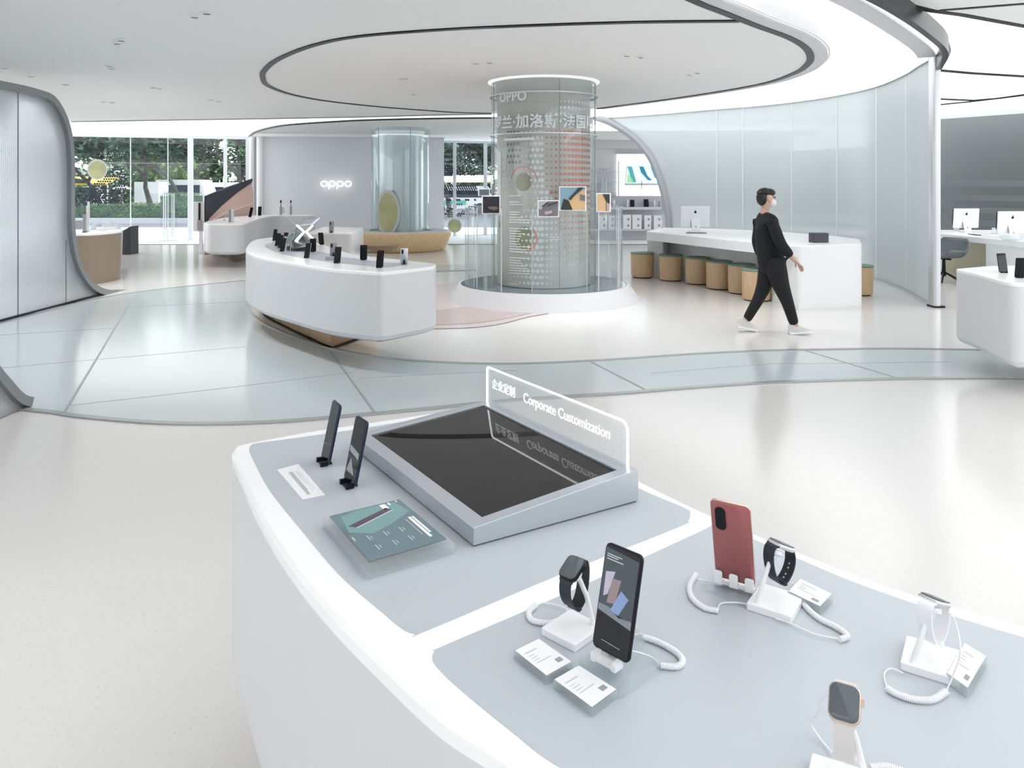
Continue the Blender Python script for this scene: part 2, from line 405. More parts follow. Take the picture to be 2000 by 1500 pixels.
# ---- curved fluted glass wall behind the service desk
gw = [(1.7, 20.1), (2.17, 19.75), (3.0, 19.15), (3.7, 18.5), (4.6, 17.5), (5.35, 16.75), (5.95, 15.8), (6.3, 14.75), (6.42, 13.5), (6.2, 12.1), (5.95, 11.2), (5.8, 10.6)]
GW = catmull(gw, 8)
arch = [(1120, 222), (1165, 229), (1200, 243), (1240, 270), (1270, 305), (1288, 345), (1301, 392), (1307, 440), (1308, 600)]
def arch_y(x):
    for (x0, y0), (x1, y1) in zip(arch, arch[1:]):
        if x0 <= x <= x1: return y0 + (y1 - y0) * (x - x0) / max(1e-6, x1 - x0)
    return 999
AR = catmull(arch, 6)
lo = []
for x, y in GW:
    px = 1000 + x / y * FOC; zz = 0
    if px < 1308:
        for (x0, y0), (x1, y1) in zip(AR, AR[1:]):
            if min(x0, x1) <= px <= max(x0, x1) and x1 != x0: zz = EYE - (y0 + (y1 - y0) * (px - x0) / (x1 - x0) - HOR) * y / FOC; break
        else: zz = ZL - .3
    lo.append(max(0, min(zz, ZL - .06)))
# denser samples where the arch is steep
pts, los = [], []
for i in range(len(GW) - 1):
    for k in range(4):
        t = k / 4; x = GW[i][0] * (1 - t) + GW[i + 1][0] * t; y = GW[i][1] * (1 - t) + GW[i + 1][1] * t
        px = 1000 + x / y * FOC; zz = 0
        if px < 1307.5:
            for (x0, y0), (x1, y1) in zip(AR, AR[1:]):
                if x0 <= px <= x1 and x1 > x0: zz = EYE - (y0 + (y1 - y0) * (px - x0) / (x1 - x0) - HOR) * y / FOC; break
        pts.append((x, y)); los.append(max(0.0, min(zz, ZL - .05)))
pts.append(GW[-1]); los.append(0.0)
gwall = SO(MB().strip(pts, los, ZL - .03, .03), 'wall_right', M['flutewall'])
trim(MB().strip(GW[6:], ZL - .05, ZL - .01, .09), M['silver'])
trim(MB().strip(GW[28:], 0, .035, .06), M['silver'])
sm = MB()
def on_wall(px):
    for (x0, y0), (x1, y1) in zip(pts, pts[1:]):
        a, b = 1000 + x0 / y0 * FOC, 1000 + x1 / y1 * FOC
        if a <= px <= b and b > a:
            t = (px - a) / (b - a); return (x0 + (x1 - x0) * t, y0 + (y1 - y0) * t)
for px in (1400, 1451, 1546, 1635, 1712, 1770):
    q = on_wall(px)
    if q: sm.box((q[0] - .01, q[1] - .025, ZL / 2), (.022, .02, ZL - .08))
trim(sm, mat('pale_joint', (.85, .9, .9), .4))
bk = [(x * 1.05 + .35, y * 1.03 + .35) for x, y in GW[20:66]]
SO(MB().strip(bk, 1.05, 2.45, .05), 'wall_back_room', mat('slate_backroom', (.42, .50, .53), .6))
for z in (.55, .80): trim(MB().strip(bk, z, z + .1, .08), M['flange'])
# metal arch rim and end post
ap = []
for px, py in AR:
    q = on_wall(min(max(px, 1121), 1307.9))
    if q and px < 1307.9: ap.append((q[0], q[1], EYE - (py - HOR) * q[1] / FOC))
q = on_wall(1308); ap += [(q[0], q[1], .75), (q[0], q[1], .3), (q[0], q[1], 0)]
rim = MB(); 
for i in range(len(ap)):   # flat band 0.16 wide, 0.12 deep following the arch
    pass
rim.tube(ap, .095, 10)
trim(rim, mat('satin_grey_rim', (.42, .44, .47), .4, .2))
post = MB().prism(rrect(.10, .17, .03, 5.81, 10.56), 0, ZL, 0)
trim(post, M['silver'])
trim(MB().box((5.83, 10.56, .012), (.15, .19, .024)), M['darkmetal'])

# ---- left portal: fluted partition with a looping metal rim
XL = -6.28
loop = catmull([(8.2, 2.93), (9.45, 2.94), (10.05, 2.93), (10.44, 2.87), (10.72, 2.62), (10.86, 2.3), (10.9, 1.9), (10.9, 1.2), (10.95, .85), (11.1, .52), (11.42, .22), (11.85, .06), (12.35, 0.0)], 6)
body = [(y, z) for y, z in loop if z > .004] + [(8.2, 0.0)]
mb = MB(); o = ccw(body); n = len(o)
vs = [(XL - .02, y, z) for y, z in o] + [(XL + .02, y, z) for y, z in o]
mb.add(vs, [tuple(range(n)), tuple(range(2 * n - 1, n - 1, -1))] + [(i, n + i, n + (i + 1) % n, (i + 1) % n) for i in range(n)])
SO(mb, 'wall_left', M['fluteleft'])
def rimstrip(path, X, wd, dep):
    mb = MB(); vs = []; n = len(path)
    for i, p in enumerate(path):
        a = Vector(path[max(i - 1, 0)]); b = Vector(path[min(i + 1, n - 1)]); d = (b - a).normalized(); nn = Vector((d.y, -d.x)) * wd
        q = Vector(p) - nn * .0; r = Vector(p) - nn
        vs += [(X - dep / 2, q.x, q.y), (X + dep / 2, q.x, q.y), (X + dep / 2, r.x, r.y), (X - dep / 2, r.x, r.y)]
    fs = [(i * 4 + k, i * 4 + (k + 1) % 4, i * 4 + 4 + (k + 1) % 4, i * 4 + 4 + k) for i in range(n - 1) for k in range(4)]
    fs += [(0, 3, 2, 1), (4 * n - 4, 4 * n - 3, 4 * n - 2, 4 * n - 1)]
    return mb.add(vs, fs)
trim(rimstrip(loop, XL, -.09, .16), M['greymetal'])
trim(MB().strip([(XL + .03, 8.2), (XL + .03, 11.7)], 0, .03, .03), M['darkmetal'])
sm = MB()
for px, z1 in ((32, 2.9), (126, .9)):
    d = XL * FOC / (px - 1000); sm.box((XL + .022, d, z1 / 2), (.008, .012, z1))
trim(sm, M['greymetal'])
loop2 = catmull([(5.76, -.0), (5.64, .06), (5.51, .18), (5.3, .42), (5.15, .8), (5.08, 1.3), (5.06, 2.93), (3.4, 2.94)], 6)
trim(rimstrip(loop2, -3.66, -.07, .12), M['greymetal'])
mb = MB(); o = ccw([(y, z) for y, z in loop2 if z > 0] + [(3.4, 0)]); n = len(o)
mb.add([(-3.68, y, z) for y, z in o] + [(-3.64, y, z) for y, z in o], [tuple(range(n)), tuple(range(2 * n - 1, n - 1, -1))] + [(i, n + i, n + (i + 1) % n, (i + 1) % n) for i in range(n)])
SO(mb, 'wall_left_near', M['fluteleft'])

# ---- glazed street front
def FY(px): return 26.3 / (1 + .291 * (1000 - px) / 1500)
def FP(px, py, off=0):
    d = FY(px) - off; return ((px - 1000) * d / FOC, d, EYE - (py - HOR) * d / FOC)
def front(x0, x1, name, mull, thin):
    a = FP(x0, 365); b = FP(x1, 365)
    wdw = SO(MB().strip([a[:2], b[:2]], 0, ZC, .02), name, M['glass'])
    fr = MB().strip([a[:2], b[:2]], ZC - .07, ZC + .25, .1).strip([a[:2], b[:2]], 0, .03, .05)
    for m_, wd in mull: q = FP(m_, 365); fr.box((q[0], q[1], ZC / 2), (wd, .1, ZC))
    struct(fr.obj('window_frame', mat('pale_frame', (.75, .77, .8), .4), wdw, 0))
    f2 = MB()
    for m_ in thin: q = FP(m_, 365); f2.box((q[0], q[1], ZC / 2), (.014, .04, ZC))
    f2.strip([a[:2], b[:2]], 2.355, 2.368, .02)
    struct(f2.obj('glazing_joint', M['silver'], wdw, 0))
    return wdw
win1 = front(60, 500, 'window_1', [(372, .14), (440, .08), (484, .1)], [255, 328])
win2 = front(830, 1120, 'window_2', [(888, .1), (948, .12)], [860])
SO(MB().box((2.2, 25.6, 1.6), (.1, 3.6, 3.2)), 'wall_side_rear', M['whitematte'])
a = FP(500, 365); b = FP(830, 365)
SO(MB().strip([a[:2], b[:2]], 0, 3.3, .1), 'wall_rear', M['whitematte'])
# door pull handles on the glazing
dr = SO(MB().strip([FP(312, 0, .03)[:2], FP(346, 0, .03)[:2]], .02, 2.35, .012), 'door_1', M['glass'])
for x in (322, 338):
    q = FP(x, 365, .1); hb = MB()
    for s in (-.03, .03): hb.tube([(q[0] + s, q[1], .25), (q[0] + s, q[1], 1.45)], .018, 8)
    hb.box((q[0], q[1], .22), (.12, .04, .22)); struct(hb.obj('door_handle', M['silver'], dr))

# ---- retail niche seen through the arch
SO(MB().box((5.0, 24.1, 1.6), (7.4, .1, 3.3)), 'wall_rear_niche', M['whitematte'])
struct(MB().flat([(1.9, 19.9), (8.2, 19.9), (8.2, 24.1), (1.9, 24.1)], 3.1).obj('ceiling_niche', M['ceil'], smooth=0))
SO(MB().box((5.0, 23.9, 2.97), (7.4, .3, .26)), 'trim_bulkhead', M['flange'])
# ---- frosted partition with the lit sign
oa = [(-7.5, 22.0), (-7.2, 22.05), (-2.0, 22.6)]
SO(MB().strip(oa, 0, 3.07, .05), 'wall_rear_partition', fluted('smoky_fluted_sheet', (.95, .96, .98), .12, .3, metal=.0, glossr=.35))
trim(MB().strip(oa, 3.05, 3.10, .1), M['whitematte'])
trim(MB().prism(circle(.09, 20, -7.42, 21.95), 0, 3.07), M['silver'])
trim(MB().prism(circle(.10, 20, -7.18, 21.9), 0, 3.07), M['whitematte'])
# ============================================================ STREET OUTSIDE
SO(MB().flat([(-40, 22), (20, 22), (20, 31), (-40, 31)], .012), 'ground_paving', mat('white_paving', (.82, .83, .84), .7))
SO(MB().flat([(-60, 30.9), (30, 30.9), (30, 75), (-60, 75)], .008), 'ground_road', mat('asphalt', (.16, .16, .19), .9))
leafm = [noise_col(mat('leaf_' + k, c, .6), c, c2, 1.2, .35, .65) for k, c, c2 in
         (('dark', (.035, .07, .055), (.07, .13, .09)), ('mid', (.09, .17, .09), (.16, .28, .13)), ('lime', (.25, .42, .12), (.36, .52, .2)))]
bark = noise_col(mat('bark', (.06, .06, .055), .9), (.04, .04, .04), (.09, .085, .08), 6)
def leaves(mb, c, rad, n, s, rnd):
    for _ in range(n):
        v = Vector((rnd.gauss(0, 1), rnd.gauss(0, 1), rnd.gauss(0, 1))).normalized() * rad * rnd.random() ** .4
        a = Vector((rnd.uniform(-1, 1), rnd.uniform(-1, 1), rnd.uniform(-.6, .6))).normalized() * s * rnd.uniform(.6, 1.3); b = a.cross(Vector((rnd.uniform(-1, 1), rnd.uniform(-1, 1), 1))).normalized() * s * .45
        q = Vector(c) + v; mb.add([q - a, q - b, q + a, q + b], [(0, 1, 2, 3)])
def tree(px, d, label, lm, h=7, seed=1, spread=1.0, nl=60, leaf=.16, group='street trees beyond the hedge'):
    rnd = random.Random(seed); x = (px - 1000) * d / FOC
    t = thing('street_tree', label, 'tree', (x, d, 0), group=group)
    tr = MB(); lf = MB()
    def br(p, dr, ln, r, lv):
        pts = [p]; q = Vector(p); dd = Vector(dr)
        for k in range(4):
            dd = (dd + Vector((rnd.gauss(0, .13), rnd.gauss(0, .13), rnd.gauss(0, .05)))).normalized(); q = q + dd * ln / 4; pts.append(q.copy())
        tr.tube(pts, [r * (1 - .12 * k) for k in range(5)], 6)
        if lv >= 3: leaves(lf, q, ln * .75, int(nl * 1.7), leaf * 1.25, rnd); return
        if lv == 2: leaves(lf, q, ln * .4, nl // 3, leaf, rnd)
        for k in range(4 if lv == 0 else 3):
            an = rnd.uniform(0, 6.28); tilt = rnd.uniform(.45, .95) * spread
            u = dd.orthogonal().normalized(); v = dd.cross(u)
            nd = (dd * math.cos(tilt) + (u * math.cos(an) + v * math.sin(an)) * math.sin(tilt)); nd.z = max(nd.z, .02)
            br(q, nd.normalized(), ln * .8, r * .6, lv + 1)
    br(Vector((0, 0, 0)), (rnd.uniform(-.1, .1), 0, 1), h * .3, .17, 0)
    tr.obj('trunk', bark, t, local=True); lf.obj('foliage', leafm[lm], t, smooth=0, local=True)
tree(300, 40, 'dark spreading tree with a forked trunk left of the door handles', 0, 7.5, 3, 1.1)
tree(352, 44, 'slim dark tree just left of the pale window mullion', 0, 8, 5, 1.0)
tree(468, 38, 'dark tree in front of the glazing corner beside the frosted partition', 0, 7, 8, 1.0, 80)
tree(205, 42, 'dark tree behind the round sticker on the left glazing', 0, 7, 11, 1.1, 90)
tree(395, 55, 'brighter green tree far back between two pale mullions', 1, 9, 13, 1.1, 80, .22)
tree(335, 60, 'lime green tree far behind the white kiosk', 2, 6, 17, 1.1, 80, .22)
tree(880, 42, 'dense tree filling the glazing right of the rear column', 0, 7.5, 21, 1.15, 120, .2)
tree(945, 48, 'dense tree at the glazing edge beside the printed column', 1, 9, 23, 1.1, 100, .2)
tree(430, 60, 'mid green tree behind the slanted pink screen', 1, 9, 29, 1.2, 90, .25)
tree(250, 62, 'green tree at the back of the street above the parasol', 1, 10, 31, 1.2, 90, .25)
def bush(px, d, h, label, lm, seed):
    rnd = random.Random(seed); x = (px - 1000) * d / FOC
    t = thing('street_bush', label, 'bush', (x, d, 0), group='bushes at the back of the street')
    tr = MB(); lf = MB()
    for k in range(5): 
        a = rnd.uniform(0, 6.28); tr.tube([(0, 0, 0), (.5 * math.cos(a), .5 * math.sin(a), h * .5)], [.06, .03], 5)
    for k in range(26): leaves(lf, (rnd.uniform(-2, 2), rnd.uniform(-1, 1), rnd.uniform(.5, h)), .9, 45, .26, rnd)
    tr.obj('stems', bark, t, local=True); lf.obj('foliage', leafm[lm], t, smooth=0, local=True)
for i, (px, d, h, lm, lb) in enumerate(((150, 58, 3.2, 0, 'dark bush far back under the round sticker'), (215, 56, 3.0, 1, 'mid green bush far back left of the kiosk'), (275, 60, 3.2, 1, 'mid green bush behind the white kiosk'), (335, 57, 3.6, 2, 'lime bush behind the striped van'),
                                        (400, 60, 4.2, 1, 'tall green bush right of the wide pale mullion'), (450, 58, 4.5, 1, 'tall green bush behind the slanted screen'), (505, 60, 4.5, 0, 'dark bush at the right end of the left glazing'), (850, 58, 3.6, 0, 'dark bush outside right of the rear column'), (900, 60, 3.8, 1, 'green bush outside between the two columns'), (955, 58, 3.8, 0, 'dark bush outside beside the printed column'))):
    bush(px, d, h, lb, lm, 50 + i)
def hedge(x0, x1, d, z0, z1, label):
    a = (x0 - 1000) * d / FOC; b = (x1 - 1000) * d / FOC; rnd = random.Random(int(x0))
    t = thing('clipped_hedge', label, 'hedge', ((a + b) / 2, d, 0), group='hedges along the pavement')
    MB().box(((a + b) / 2, d + .5, (z0 + z1) / 2 - .06), (b - a, .9, z1 - z0 - .1)).obj('hedge_core', leafm[0], t, 0)
    lf = MB()
    for _ in range(int((b - a) * 420)):
        top = rnd.random() < .45
        c = (rnd.uniform(a, b), d + (rnd.uniform(0, 1) if top else rnd.uniform(-.02, .06)), z1 + rnd.gauss(-.03, .04) if top else rnd.uniform(z0, z1))
        leaves(lf, c, .03, 1, .055, rnd)
    lf.obj('foliage', leafm[1], t, 0)
hedge(60, 322, 37, .1, .83, 'long low clipped hedge behind the tan counter')
hedge(312, 380, 35, .1, 1.35, 'taller clipped hedge right of the door handles')
trim(MB().box((-18, 34.6, .12), (26, .4, .24)), mat('kerb_stone', (.38, .38, .42), .8))
# kiosk, van, stall, parasol
t = thing('street_kiosk', 'plain white boxy kiosk standing beyond the long hedge', 'kiosk', P(286, 405, 0)[:2] + (0,))
k0 = PD(262, 398, 42); k1 = PD(310, 356, 42)
MB().box(((k0[0] + k1[0]) / 2, 42.6, 1.0), (k1[0] - k0[0], 1.2, 1.85)).obj('kiosk_body', M['whitematte'], t, 0)
MB().box(((k0[0] + k1[0]) / 2 + .4, 41.97, .75), (.5, .03, 1.1)).obj('kiosk_door', M['flange'], t, 0)
def van(px0, px1, d, ztop, label, col):
    a = (px0 - 1000) * d / FOC; b = (px1 - 1000) * d / FOC; cx = (a + b) / 2; L_ = b - a
    t = thing('delivery_van', label, 'van', (cx, d, 0), group='vehicles in the street')
    prof = rounded([(a, .35), (b, .35), (b, ztop * .62), (b - L_ * .1, ztop), (a, ztop)], .18)
    Mx = Matrix(((1, 0, 0, 0), (0, 0, 1, d), (0, 1, 0, 0), (0, 0, 0, 1)))
    MB().prism(prof, 0, 1.9, 0, Mx).obj('van_body', col, t)
    MB().box((cx, d - .02, ztop * .72), (L_ * .8, .04, ztop * .24)).obj('van_window', M['darkblue'], t, 0)
    MB().box((cx - L_ * .15, d - .03, ztop * .42), (L_ * .5, .03, .28)).obj('van_stripe', mat('teal_paint', (.15, .5, .48), .4), t, 0)
    for s in (-.32, .32):
        MB().lathe([(.0, -.1), (.33, -.1), (.33, .1), (.0, .1)], 20, TR((cx + L_ * s, d + .05, .35), (R(90), 0, 0)), cap=False).obj('wheel', M['rubber'], t)
van(303, 400, 48, 2.1, 'white van with a teal stripe parked behind the taller hedge', M['white'])
van(388, 474, 52, 1.95, 'white van parked behind the slanted pink screen', M['white'])
van(836, 960, 46, 1.7, 'white van parked outside right of the rear column', M['white'])
yel = mat('yellow_canvas', (.9, .6, .08), .6, emit=0)
def stall(px0, px1, d, z, label, cv=None):
    a = (px0 - 1000) * d / FOC; b = (px1 - 1000) * d / FOC
    t = thing('yellow_awning', label, 'awning', ((a + b) / 2, d, 0), group='yellow awnings in the street')
    Mx = Matrix(((0, 0, 1, a), (1, 0, 0, d), (0, 1, 0, 0), (0, 0, 0, 1)))
    MB().prism([(0, z - .35), (1.2, z + .1), (1.2, z + .16), (0, z - .25)], 0, b - a, 0, Mx).obj('canopy', cv or yel, t, 0)
    for x in (a + .1, b - .1): MB().tube([(x, d + .1, 0), (x, d + .1, z - .25)], .04, 6).obj('pole', M['silver'], t)
stall(120, 212, 45, 2.1, 'yellow street awning seen under the round sticker')
stall(838, 962, 52, 2.3, 'pale cream street awning outside between the two columns', mat('cream_canvas', (.9, .82, .6), .6))
t = thing('street_parasol', 'small white parasol on a brown post beyond the hedge', 'parasol', PD(238, 400, 41)[:2] + (0,))
MB().tube([PD(238, 440, 41), PD(238, 366, 41)], .07, 8).obj('pole', M['tan'], t)
q = PD(238, 365, 41); MB().lathe([(.5, -.12), (.25, .02), (.03, .1)], 12, TR(q)).obj('canopy', M['whitematte'], t)

# ---- printed film on the glazing: halftone dots
navy = mat('dark_film_print', (.03, .035, .06), .5); fwhite = mat('white_film_print', (.85, .85, .9), .5)
def film(x0, x1, y0, y1, name, label, fn, step):
    t = thing(name, label, 'window film', FP((x0 + x1) / 2, y1, .04), group=None)
    dk, wh = MB(), MB(); y = y0
    while y < y1:
        x = x0 + (step[0] / 2 if int((y - y0) / step[1] + .5) % 2 else 0)
        while x < x1:
            r = fn(x, y)
            if r:
                mbx, rx, ry, an = (dk if r[0] == 'd' else wh), r[1], r[2], r[3]
                vs = []
                for k in range(7):
                    a_ = 2 * math.pi * k / 7; u = rx * math.cos(a_); v = ry * math.sin(a_)
                    vs.append(FP(x + u * math.cos(an) - v * math.sin(an), y + u * math.sin(an) + v * math.cos(an), .03 if r[0] == 'd' else .04))
                mbx.add(vs, [tuple(range(7))])
            x += step[0]
        y += step[1]
    dk.obj('dark_dots', navy, t, 0); wh.obj('white_dots', fwhite, t, 0)
def f1(x, y):
    c = (x - 215) / 45; x += 1.3 * math.sin(y * 1.7); y += 1.2 * math.sin(x * 1.1); w_ = 372 + 22 * math.sin((x - 150) / 30)
    if y > 402 - (x - 145) * .05: return None
    if x < 188 and y > 366: return ('d', 3.3, 1.6, .85)
    if x > 182 and y > 320 + abs(x - 226) * .9 and x < 246: return ('d', 2.05, 2.05, 0) if (int(x + y) % 7) else ('w', 1.1, 1.1, 0)
    if x > 195 and 290 < y < 350 and x < 250: return ('w', .8, .8, 0) if int(x * 3 + y) % 3 == 0 else None
    return None
film(146, 250, 290, 404, 'window_film', 'dark halftone dot film stuck on the left glazing', f1, (4.6, 4.6))
def f2(x, y):
    if y < 345:
        k = (y - 296) / 49; ring = math.hypot(x - 955, (y - 300) * 1.1)
        if x < 885: return ('d', 1.6 + 1.1 * k, 1.6 + 1.0 * k, 0) if int(y / 4.4) % 2 or k > .55 else ('w', .5 + .8 * k, .5 + .8 * k, 0)
        return ('d', 2.0, 1.0 + .4 * k, -.9) if ring > 30 and int(ring / 4.2) % 2 else ('w', .8, .7, 0)
    if 363 < y < 380: return ('d', 3.4, 1.6, .9)
    if 386 < y < 394 and x > 866: return ('d', 2.8, 2.0, .7) if int(x / 9) % 2 else None
    if 398 < y < 424: return ('d', 2.2, 1.4, .5 + x / 20) if int(x / 11 + y / 7) % 3 == 0 else ('w', 1.5, .6, .2)
    return None
film(842, 932, 298, 424, 'window_film', 'halftone dot film stuck on the glazing right of the rear column', f2, (4.4, 4.4))
def ball(px, py, r, off, label, place=FP):
    t = thing('round_sticker', label, 'sticker', place(px, py, off), group=None)
    o = MB(); vs = [place(px + r * math.cos(2 * math.pi * k / 32), py + r * math.sin(2 * math.pi * k / 32), off) for k in range(32)]
    o.add(vs, [tuple(range(32))]).obj('pale_halo', mat('pale_halo', (.55, .57, .55), .6), t, 0)
    o = MB(); vs = [place(px + r * .84 * math.cos(2 * math.pi * k / 32), py + r * .84 * math.sin(2 * math.pi * k / 32), off + .01) for k in range(32)]
    o.add(vs, [tuple(range(32))]).obj('ball_print', noise_col(mat('olive_ball_print', (.4, .42, .2), .6), (.36, .38, .20), (.46, .47, .26), 2), t, 0)
ball(190, 331, 20, .06, 'round olive ball sticker on the left glazing')
ball(888, 441, 14, .06, 'pale round sticker low on the glazing behind the wooden bench')
# ============================================================ COLUMNS
CX, CY = .47, 11.42
def cyl_pt(cx, cy, r, a, z): return (cx + r * math.cos(a), cy + r * math.sin(a), z)
col1 = thing('printed_column', 'wide round column in a glass sleeve printed with dots and lettering', 'column', (CX, CY, 0))
colm = noise_col(mat('column_wrap', (.4, .43, .41), .4), (.52, .51, .48), (.62, .61, .59), 1.3, .35, .65)
MB().lathe([(.69, .23), (.69, 2.95), (.72, 3.0), (.72, ZC)], 64, TR((CX, CY, 0)), cap=False).obj('core', colm, col1)
MB().lathe([(.78, .23), (.78, ZC)], 96, TR((CX, CY, 0)), cap=False).obj('glass_sleeve', pane('greenish_sleeve_glass', (.92, .955, .945), .07, rough=.02, haze=.05, hazecol=(.8, .88, .87)), col1)
MB().lathe([(.78, ZC - .03), (.83, ZC - .012), (.83, ZC - .001), (.78, ZC - .001)], 64, TR((CX, CY, 0)), cap=False).obj('ceiling_light_ring', emis('soft_ring_light', (.98, 1, 1), .7), col1)
MB().lathe([(.80, 2.965), (.80, 2.985), (.785, 2.985), (.785, 2.965)], 96, TR((CX, CY, 0)), cap=False).obj('sleeve_joint', M['silver'], col1)
MB().lathe([(.795, 2.395), (.795, 2.41), (.785, 2.41), (.785, 2.395)], 96, TR((CX, CY, 0)), cap=False).obj('sleeve_joint', M['silver'], col1)
sj = MB()
for a in (-76, -20, -160): sj.box(cyl_pt(CX, CY, .782, R(a), 1.7), (.012, .012, 2.9))
sj.obj('glass_seam', M['greymetal'], col1, 0)
mw = mat('white_dot_print', (.82, .83, .88), .5); mr_ = mat('coral_dot_print', (.70, .20, .13), .5); mo = mat('olive_print', (.30, .29, .17), .6); mg = mat('dark_dot_print', (.22, .25, .26), .6)
dots = {'white': MB(), 'coral': MB(), 'dark': MB(), 'olive': MB()}
def cdot(mb, a, z, ra, rz, rad, tilt=0, n=8):
    vs = []
    for k in range(n):
        t = 2 * math.pi * k / n; u = ra * math.cos(t); v = rz * math.sin(t)
        uu = u * math.cos(tilt) - v * math.sin(tilt); vv = u * math.sin(tilt) + v * math.cos(tilt)
        vs.append(cyl_pt(CX, CY, rad, a + uu / rad, z + vv))
    mb.add(vs, [tuple(range(n))])
ai = -175
while ai < -5:
    z = .3; row = 0
    while z < 2.85:
        a = R(ai + (2.9 if row % 2 and ai < -95 else 0)); x, y, _ = cyl_pt(CX, CY, .695, a, z); px = 1000 + x / y * FOC; py = HOR + (EYE - z) * FOC / y
        rr = 0; k = None
        if px > 1068 and 255 < py < 372: k = 'coral'; rr = .026 * max(.35, 1 - abs(px - 1125) / 75) + .005
        elif px > 1075 and 372 <= py < 505 and (px - 1075) > (py - 372) * .25: k = 'coral'; rr = .024 * max(.2, 1 - (py - 372) / 190)
        ctr = 1150 - (py - 195) * 1.9 if py < 245 else (1050 - (py - 245) * .02 if py < 330 else (1048 + 20 * math.sin((py - 330) / 40) if py < 400 else 1060 - (py - 400) * .12))
        wid = 60 if py < 215 else (30 if py < 400 else 45)
        if 185 < py and abs(px - ctr) < wid and k is None: k = 'white'; rr = .024 * (1 - abs(px - ctr) / wid) + .007
        if k is None and 255 < py < 320 and 990 < px < 1040: k = 'dark'; rr = .022
        if k is None and 400 < py < 470 and 1010 < px < 1075: k = 'coral'; rr = .014
        if k is None and px > 1050 and 405 < py < 520 and int(px / 9 + py / 14) % 3: cdot(dots['white'], a, z, .045, .006, .6935, .75); z += .085; row += 1; continue
        if k is None and px < 992 and 280 < py < 380: k = 'white'; cdot(dots['white'], a, z, .05, .010, .694, 1.0); z += .085; row += 1; continue
        if k: cdot(dots[k], a, z, rr, rr, .694, 0)
        z += .085; row += 1
    ai += 5.4
def cyl_disc(mb, cx, cy, rad, a, z, ra, rz, n=28, rings=5):
    vs = [cyl_pt(cx, cy, rad, a, z)]
    for j in range(1, rings + 1):
        for t in range(n): vs.append(cyl_pt(cx, cy, rad, a + ra * j / rings * math.cos(6.28319 * t / n) / rad, z + rz * j / rings * math.sin(6.28319 * t / n)))
    fs = [(0, 1 + t, 1 + (t + 1) % n) for t in range(n)]
    for j in range(rings - 1):
        b = 1 + j * n; fs += [(b + t, b + n + t, b + n + (t + 1) % n, b + (t + 1) % n) for t in range(n)]
    return mb.add(vs, fs)
def arc_print(mb, pa, pz, r0, r1, t0, t1, rad=.694):
    n = 28
    for k in range(n):
        q = []
        for rr, t in ((r0, k), (r1, k), (r1, k + 1), (r0, k + 1)):
            an = t0 + (t1 - t0) * t / n; q.append(cyl_pt(CX, CY, rad, pa + rr * math.cos(an) / rad, pz + rr * math.sin(an)))
        mb.add(q, [(0, 1, 2, 3)])
def aa(px, rad=.70):   # angle on the front of the column from picture column
    for k in range(-178, -2):
        x, y, _ = cyl_pt(CX, CY, rad, R(k), 0)
        if 1000 + x / y * FOC >= px: return R(k)
    return R(-5)
arc_print(dots['coral'], aa(1020), 1.72, .205, .22, .1, 2.9)
for (p_, z_, r_) in ((1020, 1.72, .13), (1024, .93, .16), (1159, 1.05, .16), (975, 1.15, .09)):
    cyl_disc(dots['olive'], CX, CY, .6928, aa(p_), z_, r_, r_)
arc_print(dots['coral'], aa(1024), .93, .165, .19, -1.4, .9, .6945)
for k, m_ in (('white', mw), ('coral', mr_), ('dark', mg), ('olive', mo)): dots[k].obj(k + '_print', m_, col1, 0)
ltr = mat('white_lettering', (.78, .82, .84), .5)
text('OPPO', .175, ltr, 'lettering', col1, I4, .002, bend=(CX, CY, .79, R(-90 - 55), 2.86), space=1.08, bold=.0035)
text('罗兰·加洛斯·法国网', .205, ltr, 'lettering', col1, I4, .002, bend=(CX, CY, .79, R(-90 - 66), 2.49), space=1.02, bold=.004)
bars = MB()
def bar(a0, ln, z, h, rad=.79):
    n = max(2, int(ln / .04)); 
    for k in range(n):
        q = [cyl_pt(CX, CY, rad, a0 + ln / rad * (k + e) / n, zz) for e, zz in ((0, z), (1, z), (1, z + h), (0, z + h))]
        bars.add(q, [(0, 1, 2, 3)])
rnd = random.Random(4); zt = 1.52; k_ = 0
for grp, cnt in ((.0, 1), (.05, 2), (.07, 5), (.05, 10), (.05, 7), (.12, 1)):
    zt -= grp
    for _ in range(cnt):
        bar(R(-90 - 40), rnd.uniform(.14, .36), zt, .010); zt -= .036
for z in (2.3,): bar(R(-90 - 48), .5, z, .035)
for z in (1.28, 1.24, .95, .92): bar(R(-88), .18, z, .007)
bars.obj('small_print', ltr, col1, 0)

pl = thing('round_plinth', 'low white flared round plinth with a dark glossy top under the printed column', 'plinth', (CX, CY, 0))
MB().lathe([(1.42, .0), (1.405, .025), (1.27, .205), (1.26, .225), (1.23, .225), (1.23, .20), (0, .20)], 96, TR((CX, CY, 0)), cap=False).obj('flared_base', mat('plinth_white', (.60, .61, .63), .6), pl, 30)
MB().lathe([(1.36, .001), (1.36, .012)], 64, TR((CX, CY, 0))).obj('shadow_gap', M['darkmetal'], pl)
MB().lathe([(.0, .205), (1.225, .205), (1.225, .222), (.0, .222)], 96, TR((CX, CY, 0)), cap=False).obj('glossy_top', mat('slate_glass_top', (.16, .20, .23), .06), pl)
